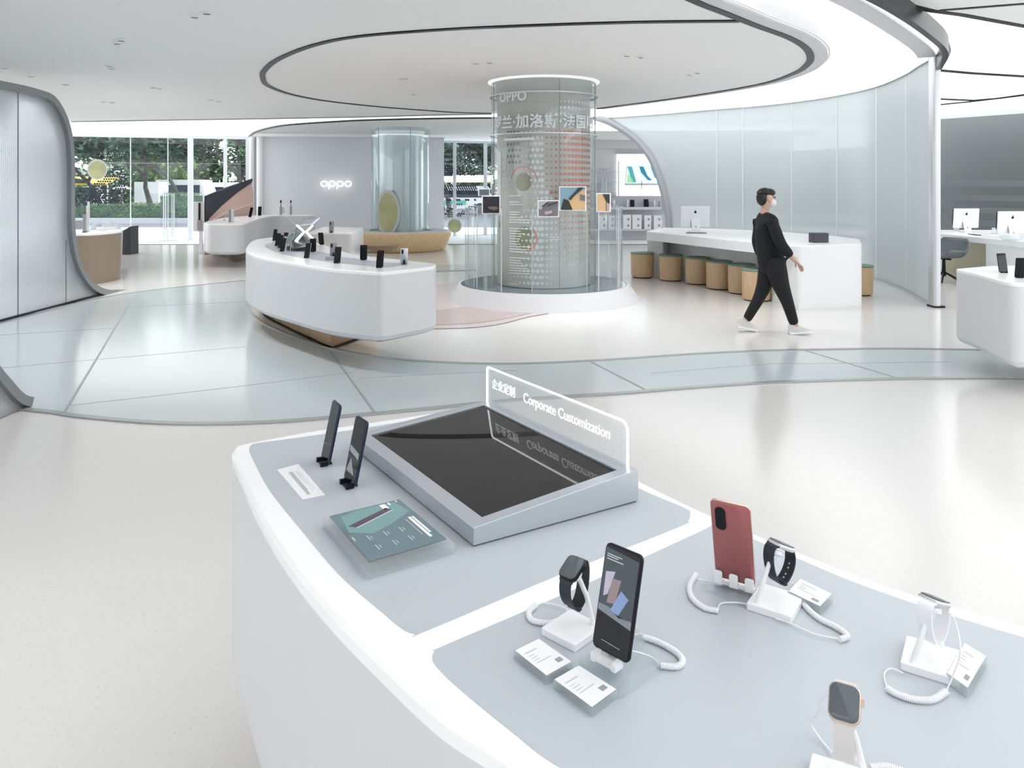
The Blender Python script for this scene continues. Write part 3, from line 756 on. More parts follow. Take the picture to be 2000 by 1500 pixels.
# clear uprights standing in the plinth
labs = ['clear acrylic upright at the left rim of the round plinth', 'clear acrylic upright left of the printed column with a dark photo', 'clear acrylic upright in front of the printed column with two photos',
        'clear acrylic upright right of the printed column with a timber photo', 'clear acrylic upright at the right rim of the round plinth', 'clear acrylic upright behind the printed column on the right', 'clear acrylic upright behind the printed column on the left']
for i, (a0, a1) in enumerate(((-176, -150), (-146, -122), (-100, -62), (-52, -26), (-22, 6), (14, 50), (130, 168))):
    arc = [(CX + 1.16 * math.cos(R(a0 + (a1 - a0) * k / 8)), CY + 1.16 * math.sin(R(a0 + (a1 - a0) * k / 8))) for k in range(9)]
    t = thing('acrylic_screen', labs[i], 'display screen', (arc[4][0], arc[4][1], .2225), group='clear uprights around the printed column')
    MB().strip(arc, .2225, 1.36 + .03 * (i % 2), .012).obj('clear_sheet', M['acrylic'], t)
    for q in (arc[0], arc[-1]): MB().box((q[0], q[1], .79), (.014, .014, 1.13)).obj('polished_edge', M['silver'] if i % 2 else M['acrylicfrost'], t, 0)
def photo(px0, py0, px1, py1, name, label, pieces, rad=1.19, grp='photo prints on the clear uprights'):
    pa = []
    def at(px, py, rr):
        dx = (px - 1000) / FOC   # ray hit with the front of the ring
        A = 1 + dx * dx; B = -2 * (CX * dx + CY); C_ = CX * CX + CY * CY - rr * rr
        y = (-B - math.sqrt(max(0, B * B - 4 * A * C_))) / (2 * A); return (dx * y, y, EYE - (py - HOR) * y / FOC)
    c = at((px0 + px1) / 2, (py0 + py1) / 2, rad)
    t = thing(name, label, 'photo', c, group=grp)
    def quad(a, b, c_, d, rr, nm, m_, pts=None):
        mb = MB(); mb.add([at(x, y, rr) for x, y in pts or ((a, d), (c_, d), (c_, b), (a, b))], [tuple(range(len(pts or '1234')))]); 
        bk = [at(x, y, rr - .006) for x, y in pts or ((a, d), (c_, d), (c_, b), (a, b))]; n0 = len(mb.v); mb.add(bk, [tuple(range(len(bk) - 1, -1, -1))])
        n_ = len(bk); mb.f += [(i, (i + 1) % n_, n0 + (i + 1) % n_, n0 + i) for i in range(n_)]; mb.m += [0] * n_
        mb.obj(nm, m_, t, 0)
    quad(px0, py0, px1, py1, rad, 'white_border', M['paper'])
    quad(px0 + 2, py0 + 2, px1 - 2, py1 - 2, rad + .004, 'print', pieces[0])
    for j, (pp, m_) in enumerate(pieces[1:]):
        quad(0, 0, 0, 0, rad + .007 + .002 * j, 'print_detail', m_, [(px0 + 2 + (px1 - px0 - 4) * u, py0 + 2 + (py1 - py0 - 4) * v) for u, v in pp])
pnight = mat('print_night', (.02, .022, .03), .5); psky = mat('print_sky', (.22, .36, .45), .5); proof = mat('print_roof', (.03, .03, .03), .5); pwood = mat('print_timber', (.62, .42, .22), .5); ppk = mat('print_pink', (.5, .34, .34), .5); pgr = mat('print_grey', (.17, .17, .19), .5)
photo(941, 382, 977, 418, 'photo_print', 'dark night photo in a thin white border left of the column', [pnight, ([(.3, .62), (.85, .6), (.95, .75), (.7, .85), (.4, .75)], mat('print_brown', (.16, .11, .1), .5))])
photo(934, 368, 957, 383, 'photo_print', 'small slate grey print above the dark night photo', [mat('print_slate', (.10, .13, .17), .5)], rad=1.165)
photo(1050, 391, 1092, 424, 'photo_print', 'grey canopy photo with a pink patch on the column front', [pgr, ([(.0, .0), (.5, .0), (.1, .6), (0, .5)], mat('print_pale', (.4, .4, .42), .5)), ([(.3, .7), (.7, .62), (.68, .82), (.35, .92)], ppk), ([(.15, .35), (.45, .05), (.5, .1), (.2, .4)], proof), ([(.45, .25), (1, .02), (1, .08), (.5, .32)], proof)])
photo(1092, 364, 1145, 412, 'photo_print', 'photo of a timber roof under blue sky on the column front', [psky, ([(.35, .55), (.95, .1), (1, .12), (1, .95), (.8, 1), (.4, 1), (.3, .6)], pwood), ([(.35, .5), (.6, .2), (.75, .0), (.95, 0), (.62, .3), (.42, .58)], proof), ([(.05, .9), (.15, .5), (.35, .6), (.5, 1), (.05, 1)], proof), ([(.8, .3), (1, .35), (1, .6), (.8, .55)], pgr)], rad=1.20)
photo(1165, 377, 1193, 414, 'photo_print', 'photo with a tall timber gable right of the column', [pwood, ([(.45, 0), (1, 0), (1, 1), (.75, 1), (.75, .45)], proof), ([(.75, .5), (1, .6), (1, 1), (.75, 1)], ppk)])

# rear column with its oak bench
DX, DY = -2.94, 20.2
col2 = thing('sleeved_column', 'pale round column in a clear glass sleeve rising from the oak bench', 'column', (DX, DY, 0))
MB().lathe([(.60, .4), (.60, 3.02), (.66, 3.1), (.66, 3.19)], 48, TR((DX, DY, 0)), cap=False).obj('core', mat('satin_column', (.62, .66, .68), .3, .5), col2)
MB().lathe([(.755, .4), (.755, 3.19)], 64, TR((DX, DY, 0)), cap=False).obj('glass_sleeve', pane('sleeve_glass', (.88, .95, .94), .09, haze=.10), col2)
MB().lathe([(.62, 2.98), (.74, 2.98), (.74, 3.0), (.62, 3.0)], 48, TR((DX, DY, 0)), cap=False).obj('light_ring', bpy.data.materials['soft_ring_light'], col2)
sj = MB()
for a in (-62, -128): sj.box(cyl_pt(DX, DY, .757, R(a), 1.8), (.012, .012, 2.75))
sj.obj('glass_seam', M['greymetal'], col2, 0)
bl = cyl_disc(MB(), DX, DY, .766, R(-107), 1.0, .27, .5)
blh = cyl_disc(MB(), DX, DY, .761, R(-107), 1.0, .33, .58)
st = thing('oval_sticker', 'large oval olive ball sticker on the rear column sleeve', 'sticker', cyl_pt(DX, DY, .765, R(-107), 1.0))
blh.obj('pale_halo', mat('pale_halo_2', (.52, .57, .54), .6), st, 0); bl.obj('ball_print', noise_col(mat('olive_ball_print_2', (.4, .4, .2), .6), (.38, .38, .20), (.46, .46, .26), 2), st, 0)
be = thing('round_bench', 'round light oak bench with tapered sides around the rear column', 'bench', (DX, DY, 0))
MB().lathe([(1.12, 0), (1.2, .05), (1.34, .4), (1.34, .47), (1.31, .49), (0, .49)], 72, TR((DX, DY, 0)), cap=False).obj('oak_drum', M['woodlight'], be, 50)
MB().lathe([(.80, .49), (1.30, .49), (1.30, .51), (.80, .51)], 72, TR((DX, DY, 0)), cap=False).obj('seat_top', mat('pale_seat', (.62, .62, .64), .4), be)

bt = thing('bowl_table', 'small brown bowl shaped oak table in front of the round bench', 'table', (-2.46, 14.5, 0))
MB().lathe([(.03, .40), (.16, .42), (.28, .48), (.365, .56), (.35, .57), (0, .57)], 40, TR((-2.46, 14.5, 0)), cap=False).obj('oak_bowl', mat('brown_oak', (.40, .27, .16), .5), bt, 50)
MB().lathe([(.16, 0), (.16, .012), (.03, .03), (.03, .41)], 24, TR((-2.46, 14.5, 0))).obj('post', M['silver'], bt)

# ============================================================ ISLAND COUNTERS
def island(name, label, outline, plinth, insets=(), z0=.27, z1=.90, bodym=None, rimw=0):
    c = [sum(p[i] for p in outline) / len(outline) for i in (0, 1)]
    t = thing(name, label, 'counter', (c[0], c[1], 0))
    b = MB(); o = ccw(outline)
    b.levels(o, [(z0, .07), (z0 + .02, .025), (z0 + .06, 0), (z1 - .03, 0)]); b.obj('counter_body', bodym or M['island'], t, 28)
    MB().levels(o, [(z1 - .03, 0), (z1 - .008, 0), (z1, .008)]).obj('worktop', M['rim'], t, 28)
    if plinth:
        MB().levels(plinth, [(0.0, .16), (.03, .12), (z0 + .01, 0)]).obj('oak_plinth', M['wood'], t, 50)
    for io in insets: MB().levels(io, [(z1 - .004, 0), (z1 + .0012, 0)]).obj('inset_panel', M['inset'], t, 0)
    return t
Z9 = .9
# near counter
o1 = [P(*p, Z9) for p in ((1010, 1500), (860, 1400), (740, 1291), (640, 1190), (560, 1091), (500, 990), (462, 905), (453, 888), (456, 876), (470, 868), (540, 854), (624, 839), (716, 826), (869, 803))]
o1 += [(-.12, 2.60), (-.06, 2.595), (-.02, 2.55), (.05, 2.42), (.19, 2.19)] + [P(*p, Z9) for p in ((1249, 938), (1400, 1010), (1700, 1130), (2000, 1220))] + [(1.2, 1.12), (1.5, .93), (1.62, .8), (1.55, .68), (1.3, .55), (.9, .52), (.5, .6), (.22, .74), (.1, .86)]
in1 = [P(*p, Z9) for p in ((487, 878), (492, 869), (505, 866), (600, 853), (716, 836), (862, 812), (960, 800))] + [(.03, 2.34)] + [P(*p, Z9) for p in ((1240, 951), (1335, 992), (1348, 1003), (1344, 1018), (1325, 1030), (1100, 1120), (835, 1232), (812, 1238), (788, 1230), (745, 1195), (660, 1120), (580, 1025), (525, 955), (492, 893))]
in2 = [P(*p, Z9) for p in ((845, 1288), (850, 1272), (872, 1260), (1100, 1162), (1365, 1040), (1390, 1027), (1410, 1028), (1550, 1088), (1700, 1150), (2000, 1246))] + [(1.12, 1.12), (1.36, .95), (1.46, .82), (1.4, .73), (1.2, .66), (.9, .63), (.5, .72), (.3, .82), (.18, .92)] + [P(*p, Z9) for p in ((1095, 1500), (1000, 1430), (900, 1348), (858, 1308))]
pl1 = ccw(catmull(o1, 4, True))
near = island('near_counter', 'large white curved display counter nearest the viewer with two grey inset panels', catmull(o1, 6, True), offset(pl1, .42)[::3], [catmull(in1, 5, True), catmull(in2, 5, True)])
# middle counter
o2 = [P(*p, Z9) for p in ((850, 518), (840, 521), (760, 530), (735, 531), (715, 530), (640, 524), (560, 511), (515, 503), (486, 494), (480, 487), (484, 479), (492, 471), (510, 466), (548, 463), (590, 466), (640, 480), (690, 496), (790, 508), (845, 514))]
in3 = [P(*p, Z9) for p in ((798, 516), (775, 520), (750, 522), (700, 518), (636, 511), (572, 501), (540, 493), (520, 483), (518, 478), (530, 474), (560, 474), (610, 487), (666, 501), (740, 511))]
o2s = catmull(o2, 6, True)
pp = [P(*p, 0) for p in ((505, 614), (545, 640), (590, 662), (630, 680), (660, 681), (705, 665), (735, 650), (720, 600), (640, 570), (560, 560), (510, 580))]
mid = island('middle_counter', 'white crescent counter on a tapered oak plinth standing on the glass floor path', o2s, None, [catmull(in3, 5, True)])
MB().levels(catmull(pp, 5, True), [(0, .10), (.03, .06), (.28, -.04)]).obj('oak_plinth', M['wood'], mid, 50)
MB().levels(catmull(pp, 5, True), [(0.004, .04), (.012, .04)]).obj('shadow_gap', M['darkmetal'], mid, 50)
# rear left counter
o3 = [P(*p, Z9) for p in ((404, 436.5), (440, 437.5), (478, 436.5), (490, 432), (515, 424), (545, 420.5), (604, 420), (612, 419.5), (560, 418.8), (495, 420.5), (440, 425), (402, 433))]
rear = island('rear_counter', 'white counter on a dark oak plinth in front of the slanted pink screen', catmull(o3, 5, True), None)
MB().levels(catmull([P(*p, 0) for p in ((440, 509), (482, 509), (500, 490), (540, 480), (500, 476), (440, 485))], 4, True), [(0, .1), (.28, -.15)]).obj('oak_plinth', M['tan'], rear)
# white block behind the middle counter
a, b = P(600, 454.5, Z9), P(686, 454.5, Z9)
blk = island('rear_block_counter', 'plain white block counter between the middle counter and the round bench', rounded([a, b, (b[0] - .1, b[1] + 1.6), (a[0] - .2, a[1] + 1.9)], .08), None, z0=.05)
# tan counter behind the left portal
o5 = [P(*p, .86) for p in ((100, 455), (170, 457), (232, 452), (237, 448), (232, 443), (150, 441), (90, 446))]
tc_ = thing('tan_counter', 'tan lacquered counter with a white top behind the left portal', 'counter', P(170, 553)[:2] + (0,))
MB().levels(catmull(o5, 5, True), [(0, .02), (.83, 0)]).obj('counter_body', M['tan'], tc_, 50)
MB().levels(catmull(o5, 5, True), [(.83, 0), (.86, 0)]).obj('worktop', M['rim'], tc_, 50)
# right island
o6 = [P(*p, Z9) for p in ((1868, 525), (1900, 532), (1940, 543), (1968, 550), (1990, 552.5), (2015, 553), (2300, 556), (2300, 515), (2060, 517), (1930, 519.5))]
o6 = [o6[0]] + catmull(o6[1:6] + [P(2040, 553.5, Z9)], 6) + o6[7:]
rt = island('right_counter', 'white island counter cut by the right edge of the frame', o6, None, z0=.22)
MB().prism(rrect(1.3, .7, .1, 5.35, 6.6), 0, .24).obj('oak_plinth', M['wood'], rt)

# ============================================================ SERVICE DESK AND STOOLS
sd = thing('service_desk', 'long white service desk with an overhanging top and solid end block', 'desk', P(1560, 590)[:2] + (0,))
ZD = .86
fl = [P(*p, ZD) for p in ((1262, 452), (1340, 460), (1450, 471), (1559, 480.5))]; fr_ = P(1683, 476, ZD)
bk_ = [(5.25, 11.6), (5.2, 12.4), (4.7, 13.6), (3.9, 14.5), (2.95, 14.9)]
top = fl + [fr_] + bk_
MB().levels(rounded(top, .05, 4), [(ZD - .15, .0), (ZD - .01, 0), (ZD, .008)]).obj('worktop', M['white'], sd, 30)
MB().levels(offset(ccw(rounded([fl[3], fr_, (5.25, 11.6), (4.25, 11.6), (fl[3][0] - .08, 11.1)], .05, 4)), -.002), [(.0, 0), (ZD - .012, 0)]).obj('end_block', M['white'], sd, 30)
rec = [(x + .45, y + 1.1) for x, y in fl]
MB().strip(rec, 0, ZD - .14, .06).obj('recessed_panel', M['whitematte'], sd, 40)
MB().levels(rounded([(2.47, 14.1), (2.75, 13.95), (3.1, 14.75), (2.9, 14.9)], .03), [(0, 0), (ZD - .14, 0)]).obj('end_panel', M['whitematte'], sd, 40)

def stool_mesh():
    t = thing('drum_stool', '', 'stool', group='drum stools along the service desk')
    MB().lathe([(.175, .012), (.195, .02), (.203, .06), (.207, .42), (.207, .43)], 36, cap=True).obj('oak_drum', M['wood'], t, 50, local=True)
    MB().lathe([(.200, .43), (.21, .436), (.21, .452), (.19, .46)], 36).obj('felt_seat_pad', M['greenfelt'], t, 50, local=True)
    MB().lathe([(.17, 0), (.17, .014)], 24).obj('foot_ring', M['darkmetal'], t, local=True)
    return t
proto = stool_mesh(); first = True
for (px, py, lb) in ((1258, 544, 'round oak stool with a green pad, the one closest to the column plinth'), (1315, 550, 'second oak stool with a green pad counted from the column plinth'), (1368, 557, 'third oak stool with a green pad counted from the column plinth'),
                     (1411, 567, 'oak stool with a green pad, fourth from the column plinth'), (1456, 576, 'oak stool partly covered by the one just behind the walking person'),
                     (1486, 590, 'oak stool directly behind the legs of the walking person'), (1699, 579, 'pale oak stool alone at the right end of the service desk')):
    x, y = P(px, py); o = proto if first else dup(proto); first = False
    o.location = (x, y + .2, 0); o['label'] = lb
    if px == 1699: o.location = (x - .08, y + .2, 0)
def imac(label, loc, rz, grp='silver all-in-one computers'):
    t = thing('desktop_computer', label, 'computer', loc, (0, 0, rz), grp)
    Mx = Matrix(((1, 0, 0, 0), (0, 0, -1, 0), (0, 1, 0, 0), (0, 0, 0, 1)))
    hs = MB().prism(rrect(.53, .37, .012, 0, .265), -.012, .006, .003, TR((0, 0, 0), (R(4), 0, 0)) @ Mx).obj('screen_housing', M['silverlight'], t, 40, local=True)
    MB().prism(rrect(.51, .30, .004, 0, .29), -.0135, -.012, 0, TR((0, 0, 0), (R(4), 0, 0)) @ TR((0, .030, 0)) @ Mx).obj('screen_glass', M['blackglass'], t, 0, local=True)
    MB().add([(-.085, -.09, 0), (.085, -.09, 0), (.085, -.09, .006), (-.085, -.09, .006), (-.085, .1, 0), (.085, .1, 0), (.085, .1, .006), (-.085, .1, .006)],
             [(0, 1, 2, 3), (7, 6, 5, 4), (0, 4, 5, 1), (3, 2, 6, 7), (0, 3, 7, 4), (1, 5, 6, 2)]).box((0, -.045, .13), (.15, .008, .26), TR((0, -.03, 0), (R(-14), 0, 0))).obj('stand', M['silverlight'], t, 40, local=True)
    Mt = TR((0, 0, 0), (R(4), 0, 0)) @ Mx; lg = MB(); lg.prism(circle(.022, 20, 0, .345), .0055, .0085, 0, Mt); lg.prism(circle(.006, 10, .004, .377, .010), .0055, .0085, 0, Mt)
    lg.obj('logo_mark', M['black'], hs, 0, local=True)
    ls = MB(); ls.prism(circle(.016, 14, 0, .09), .0, .004, 0, TR((0, -.079, 0), (R(-14), 0, 0)) @ Mx); ls.obj('cable_port', M['ink'], t, 0, local=True)
    return t
M['silverlight'] = mat('bright_aluminium', (.74, .76, .78), .35, .3)
imac('silver computer seen from behind on the long service desk', P(1357, 452, ZD) + (ZD,), R(6))
bxq = P(1604, 474, ZD)
bx = thing('black_box', 'small black paper box standing on the end of the service desk', 'box', bxq + (ZD,), (0, 0, R(8)))
MB().prism(rrect(.23, .15, .012, 0, .07), 0, .135, .004).obj('box_body', mat('charcoal_card', (.07, .07, .08), .5), bx, 40, local=True)
MB().prism(rrect(.20, .12, .01, 0, .07), .135, .137).obj('box_lid', mat('charcoal_lid', (.12, .12, .13), .5), bx, 40, local=True)
kb = thing('dark_keyboard', 'small dark keyboard lying in front of the service desk computer', 'keyboard', P(1360, 456, ZD) + (ZD,), (0, 0, R(-8)))
MB().prism(rrect(.34, .1, .01), 0, .012).obj('keyboard_body', M['ink'], kb, local=True); MB().box((0, 0, .014), (.31, .08, .006)).obj('key_block', M['black'], kb, 0, local=True)

# far right desk
fd = thing('far_desk', 'white workstation desk with a khaki knee recess beyond the glass wall', 'desk', (9, 13.6, 0))
ZF = .79
fo = [(7.6, 15.3), (7.95, 14.4), (8.02, 13.1), (8.1, 12.1), (8.4, 11.2), (10.2, 11.0), (10.2, 15.4)]
MB().levels(rounded(fo, .08), [(ZF - .11, .01), (ZF - .1, 0), (ZF - .01, 0), (ZF, .01)]).obj('worktop', M['rim'], fd, 40)
MB().levels(rounded([(8.03, 13.05), (8.12, 12.1), (8.42, 11.23), (10.1, 11.1), (10.1, 13.0)], .05), [(0, 0), (ZF - .1, 0)]).obj('end_block', M['whitematte'], fd, 40)
MB().strip([(8.55, 15.2), (8.55, 13.0)], 0, ZF - .11, .04).obj('knee_panel', M['tanpale'], fd, 0)
imac('silver computer seen from behind on the far desk, nearer the glass wall post', (8.62, 14.6, ZF), R(8))
imac('silver computer seen from behind on the far desk at the frame edge', (8.42, 12.95, ZF), R(5))
for px, py, lb in ((1868, 451, 'small clear stand left of the computer near the glass wall post'), (1943, 457, 'small clear stand between the two computers on the far desk')):
    q = P(px, py, ZF); t = thing('acrylic_stand', lb, 'stand', q + (ZF,), group='small clear stands on the far desk')
    MB().box((q[0], q[1], ZF + .004), (.14, .1, .008)).box((q[0], q[1], ZF + .06), (.11, .006, .11)).obj('clear_stand', M['acrylicfrost'], t, 0)
kq = (8.28, 13.75, ZF); kb2 = thing('dark_keyboard', 'dark keyboard lying between the two computers on the far desk', 'keyboard', kq, (0, 0, R(80)))
MB().prism(rrect(.34, .1, .01), 0, .012).obj('keyboard_body', M['black'], kb2, local=True)
ac = P(1978, 469, ZF); tr_ = thing('acrylic_tray', 'clear tray on the far desk below the frame edge computer', 'tray', ac + (ZF,))
MB().box((ac[0], ac[1], ZF + .004), (.26, .16, .008)).box((ac[0], ac[1] + .08, ZF + .04), (.26, .006, .08)).obj('clear_tray', M['acrylicfrost'], tr_, 0)
# shell chair
ch = thing('shell_chair', 'grey shell chair on a black five star base at the far desk', 'chair', (7.52, 13.35, 0), (0, 0, R(-70)))
sh_ = MB(); nu, nv = 12, 14; vs = []
for j in range(nv + 1):
    v = j / nv
    for i in range(nu + 1):
        u = i / nu * 2 - 1
        if v < .5: y = -.24 + v * 2 * .42; z = .43 + .02 * (1 - v * 2) ** 2
        else: k = (v - .5) * 2; y = .18 + .16 * k; z = .43 + .33 * k ** 1.2
        w_ = .30 + .06 * math.sin(v * 3.14) - (.08 * max(0, v - .8) / .2)
        z += .13 * abs(u) ** 2.5 * (1 if v < .6 else max(0, 1 - (v - .6) / .4)) + (0 if v < .5 else 0); y -= (.10 * abs(u) ** 2 if v > .4 else 0)
        vs.append((u * w_, y, z))
sh_.add(vs, [(j * (nu + 1) + i, j * (nu + 1) + i + 1, (j + 1) * (nu + 1) + i + 1, (j + 1) * (nu + 1) + i) for j in range(nv) for i in range(nu)])
so = sh_.obj('seat_shell', M['chairgrey'], ch, 60, local=True); md = so.modifiers.new('s', 'SOLIDIFY'); md.thickness = .025
MB().tube([(0, -.02, .1), (0, -.02, .42)], [.035, .025], 12).obj('stem', M['black'], ch, local=True)
MB().tube([(-.14, -.02, .40), (.14, -.02, .40)], .015, 8).obj('seat_bracket', M['black'], ch, local=True)
for k in range(5):
    a = 2 * math.pi * k / 5 + .3; MB().tube([(0, -.02, .17), (.12 * math.cos(a), -.02 + .12 * math.sin(a), .12), (.31 * math.cos(a), -.02 + .31 * math.sin(a), .02)], [.022, .018, .014], 8).obj('leg', M['black'], ch, local=True)

# ============================================================ REAR-LEFT OBJECTS
sg = thing('lit_wall_sign', 'white lit lowercase oppo lettering on the frosted rear partition', 'sign', PD(656, 360, 22.1))
for i, ch_ in enumerate('oppo'):
    q = PD(633 + i * 15.6, 359, 22.08 + i * .023); m_ = MB()
    ring = [(q[0] + .088 * math.cos(2 * math.pi * k / 24), q[1], q[2] + .075 * math.sin(2 * math.pi * k / 24)) for k in range(25)]
    m_.tube(ring, .017, 8)
    if ch_ == 'p': m_.tube([(q[0] - .088, q[1], q[2]), (q[0] - .088, q[1], q[2] - .15)], .016, 8)
    m_.obj('letter', emis('lit_letters', (1, 1, 1), 2.2) if i == 0 else bpy.data.materials['lit_letters'], sg)
# slanted pink screen
d0, d1 = 18.2, 17.4
t = thing('slanted_screen', 'tall slanted pink screen with a black wedge top left of the rear partition', 'screen', PD(440, 495, 18)[:2] + (0,))
def qpoly(pts, nm, m_, th=.06):
    f = [PD(p[0], p[1], 18.3 + (p[0] - 399) / 92 * 2.3 + p[2]) for p in pts]; b_ = [(x + .02, y + th, z) for x, y, z in f]; n = len(f); mb = MB()
    mb.add(f + b_, [tuple(range(n)), tuple(range(2 * n - 1, n - 1, -1))] + [(i, (i + 1) % n, n + (i + 1) % n, n + i) for i in range(n)]); return mb.obj(nm, m_, t, 0)
pinkm = mat('blush_panel', (.80, .55, .48), .5)
qpoly([(399, 499, .05), (399, 438, .05), (405, 425, .05), (430, 400, .05), (462, 374, .05), (488, 356, .05), (492, 380, .05), (492, 484, .05)], 'pink_panel', pinkm)
qpoly([(399, 383, 0), (440, 366, 0), (491, 349, 0), (489, 357, 0), (462, 375, 0), (430, 402, 0), (406, 426, 0), (399, 440, 0)], 'black_wedge', mat('matte_black_panel', (.03, .035, .045), .5))
qpoly([(403, 440, 0), (440, 418, 0), (491, 399, 0), (491, 396, 0), (440, 414, 0), (403, 436, 0)], 'pale_edge', mat('pale_edge', (.85, .72, .6), .5), .03)
# narrow standing board
q0 = P(397, 500); t = thing('standing_board', 'tall narrow white board with a black handle strip beside the rear counter', 'board', (PD(392, 0, 19)[0], 19, 0))
def bd(x0, y0, x1, y1, nm, m_, dd):
    a_ = PD(x0, y1, dd); b_ = PD(x1, y0, dd); MB().box(((a_[0] + b_[0]) / 2, dd, (a_[2] + b_[2]) / 2), (b_[0] - a_[0], .04, b_[2] - a_[2])).obj(nm, m_, t, 0)
bd(378, 394, 401, 452, 'board_face', M['whitematte'], 19); bd(388, 396, 391, 448, 'dark_strip', M['black'], 18.96); bd(386, 430, 394, 450, 'dark_strip', M['ink'], 18.95)
bd(389, 452, 396, 495, 'post', M['silver'], 18.98); 
# black cabinet by the tan counter
qa = P(240, 494); qb = P(255, 490); t = thing('black_totem', 'matt black slanted totem beside the tan counter', 'totem', (qa[0], qa[1], 0))
xa, xb, dd = PD(239, 0, 18.7)[0], PD(255, 0, 18.7)[0], 18.7; za, zb = PD(0, 451, dd)[2], PD(0, 442, dd)[2]
mb = MB(); o = [(xa, 0), (xb, 0), (xb, zb), (xa, za)]; mb.prism(o, 0, .4, 0, Matrix(((1, 0, 0, 0), (0, 0, 1, dd), (0, 1, 0, 0), (0, 0, 0, 1)))); mb.obj('totem_body', mat('matt_black_panel', (.04, .042, .055), .5), t, 0)

def bottle(px, py, d, h, w_, name, label, cat, grp, m_, zb):
    x = (px - 1000) * d / FOC; t = thing(name, label, cat, (x, d, zb), group=grp)
    MB().lathe([(w_, 0), (w_, h * .55), (w_ * .5, h * .62), (w_ * .45, h * .8)], 12).obj('figure_body', m_, t, local=True)
    MB().lathe([(.0, h * .78), (w_ * .6, h * .82), (w_ * .6, h * .96), (0, h)], 12, cap=False).obj('figure_head', M['black'], t, local=True)
bottle(548.5, 415, 20.6, .40, .035, 'dark_figurine', 'dark slender figurine in front of the white card on the rear counter', 'figurine', 'figurines on the rear counter', M['ink'], Z9)
bottle(568, 415, 20.6, .40, .032, 'dark_figurine', 'dark slender figurine standing alone at the far end of the rear counter', 'figurine', 'figurines on the rear counter', M['ink'], Z9)
x = PD(547, 0, 20.9)[0]; t = thing('white_card_panel', 'square white panel behind the left figurine on the rear counter', 'panel', (x, 20.9, Z9))
MB().box((0, 0, .14), (.38, .02, .28)).obj('panel_face', M['paper'], t, 0, local=True); MB().box((.07, -.013, .11), (.12, .006, .16)).obj('panel_print', M['inkpale'], t, 0, local=True)

# silver cylinders and clutter on the tan and rear counters
def small(name, label, cat, px, d, zb, grp, parts):
    t = thing(name, label, cat, ((px - 1000) * d / FOC, d, zb), group=grp)
    for nm, mb, m_ in parts: mb.obj(nm, m_, t, 40, local=True)
    return t
small('slim_speaker', 'slim dark grey upright speaker on the tan counter', 'speaker', 165, 13.35, .86, None, [('speaker_body', MB().lathe([(.028, 0), (.028, .31)], 16), M['ink']), ('foot', MB().lathe([(.035, 0), (.035, .012)], 16), M['black'])])
small('slim_speaker', 'slim white upright speaker beside the grey one on the tan counter', 'speaker', 172, 13.45, .86, None, [('speaker_body', MB().prism(rrect(.05, .04, .01), 0, .46), M['plastic']), ('foot', MB().lathe([(.04, 0), (.04, .012)], 16), M['silver'])])
small('slim_speaker', 'tallest white upright stick behind the others on the tan counter', 'speaker', 173, 14.0, .86, None, [('speaker_body', MB().prism(rrect(.035, .03, .008), 0, .52), M['white']), ('foot', MB().lathe([(.04, 0), (.04, .012)], 16), M['silver'])])
for i, (px, d, w_, h, nm, lb) in enumerate(((152, 14.4, .12, .16, 'dark_box', 'dark small box left of the speakers on the tan counter'), (188, 14.2, .14, .1, 'grey_box', 'grey small box right of the speakers on the tan counter'), (200, 13.9, .18, .06, 'white_tray', 'white low tray in the middle of the tan counter'),
                         (216, 14.1, .16, .05, 'white_tray', 'white low tray near the right end of the tan counter'), (208, 14.6, .2, .12, 'clear_case', 'clear case behind the trays on the tan counter'), (228, 14.3, .1, .09, 'clear_case', 'clear case at the right end of the tan counter'))):
    m_ = (M['ink'], M['alu'], M['plastic'], M['plastic'], M['acrylicfrost'], M['acrylicfrost'])[i]
    t = thing(nm, lb, 'display item', ((px - 1000) * d / FOC, d, .86), group='small items on the tan counter')
    MB().prism(rrect(w_, .12, .01), 0, h, .003).obj(nm.split('_')[1] + '_body', m_, t, 40, local=True)
    MB().prism(rrect(w_ * .7, .08, .008), h, h + .006).obj(nm.split('_')[1] + '_top', M['silver'], t, 40, local=True)
small('slim_speaker', 'slim grey upright speaker near the front left of the rear counter', 'speaker', 449, 16.2, Z9, None, [('speaker_body', MB().lathe([(.026, 0), (.026, .27)], 16), M['ink']), ('foot', MB().lathe([(.05, 0), (.05, .01)], 16), M['plastic'])])
small('slim_speaker', 'slim white speaker beside the grey one on the rear counter', 'speaker', 454, 16.4, Z9, None, [('speaker_body', MB().lathe([(.03, 0), (.03, .28)], 16), M['plastic']), ('foot', MB().lathe([(.05, 0), (.05, .01)], 16), M['plastic'])])

# retail niche fittings
lb_ = thing('light_box', 'bright white lit panel on the rear wall behind the television', 'light panel', (4.05, 23.99, 2.05))
MB().box((4.15, 24.02, 2.02), (1.75, .06, 1.3)).obj('lit_panel', emis('lit_panel', (.98, .99, 1), 1.15), lb_, 0)
MB().box((4.15, 24.0, 2.69), (1.8, .08, .03)).obj('panel_edge', M['silver'], lb_, 0)
tv = thing('wall_television', 'flat television showing blue green abstract shapes through the arch', 'television', (4.0, 23.85, 1.99))
Mx = Matrix(((1, 0, 0, 0), (0, 0, -1, 23.95), (0, 1, 0, 0), (0, 0, 0, 1)))
MB().prism([(3.50, 1.70), (4.58, 1.70), (4.5, 2.30), (3.56, 2.30)], .05, .11, 0, Mx).obj('screen_housing', M['silver'], tv, 0)
scr = MB().prism([(3.52, 1.76), (4.56, 1.76), (4.48, 2.29), (3.58, 2.29)], .11, .118, 0, Mx).obj('screen', mat('screen_pale_blue', (.55, .8, .85), .4, emit=.8), tv, 0)
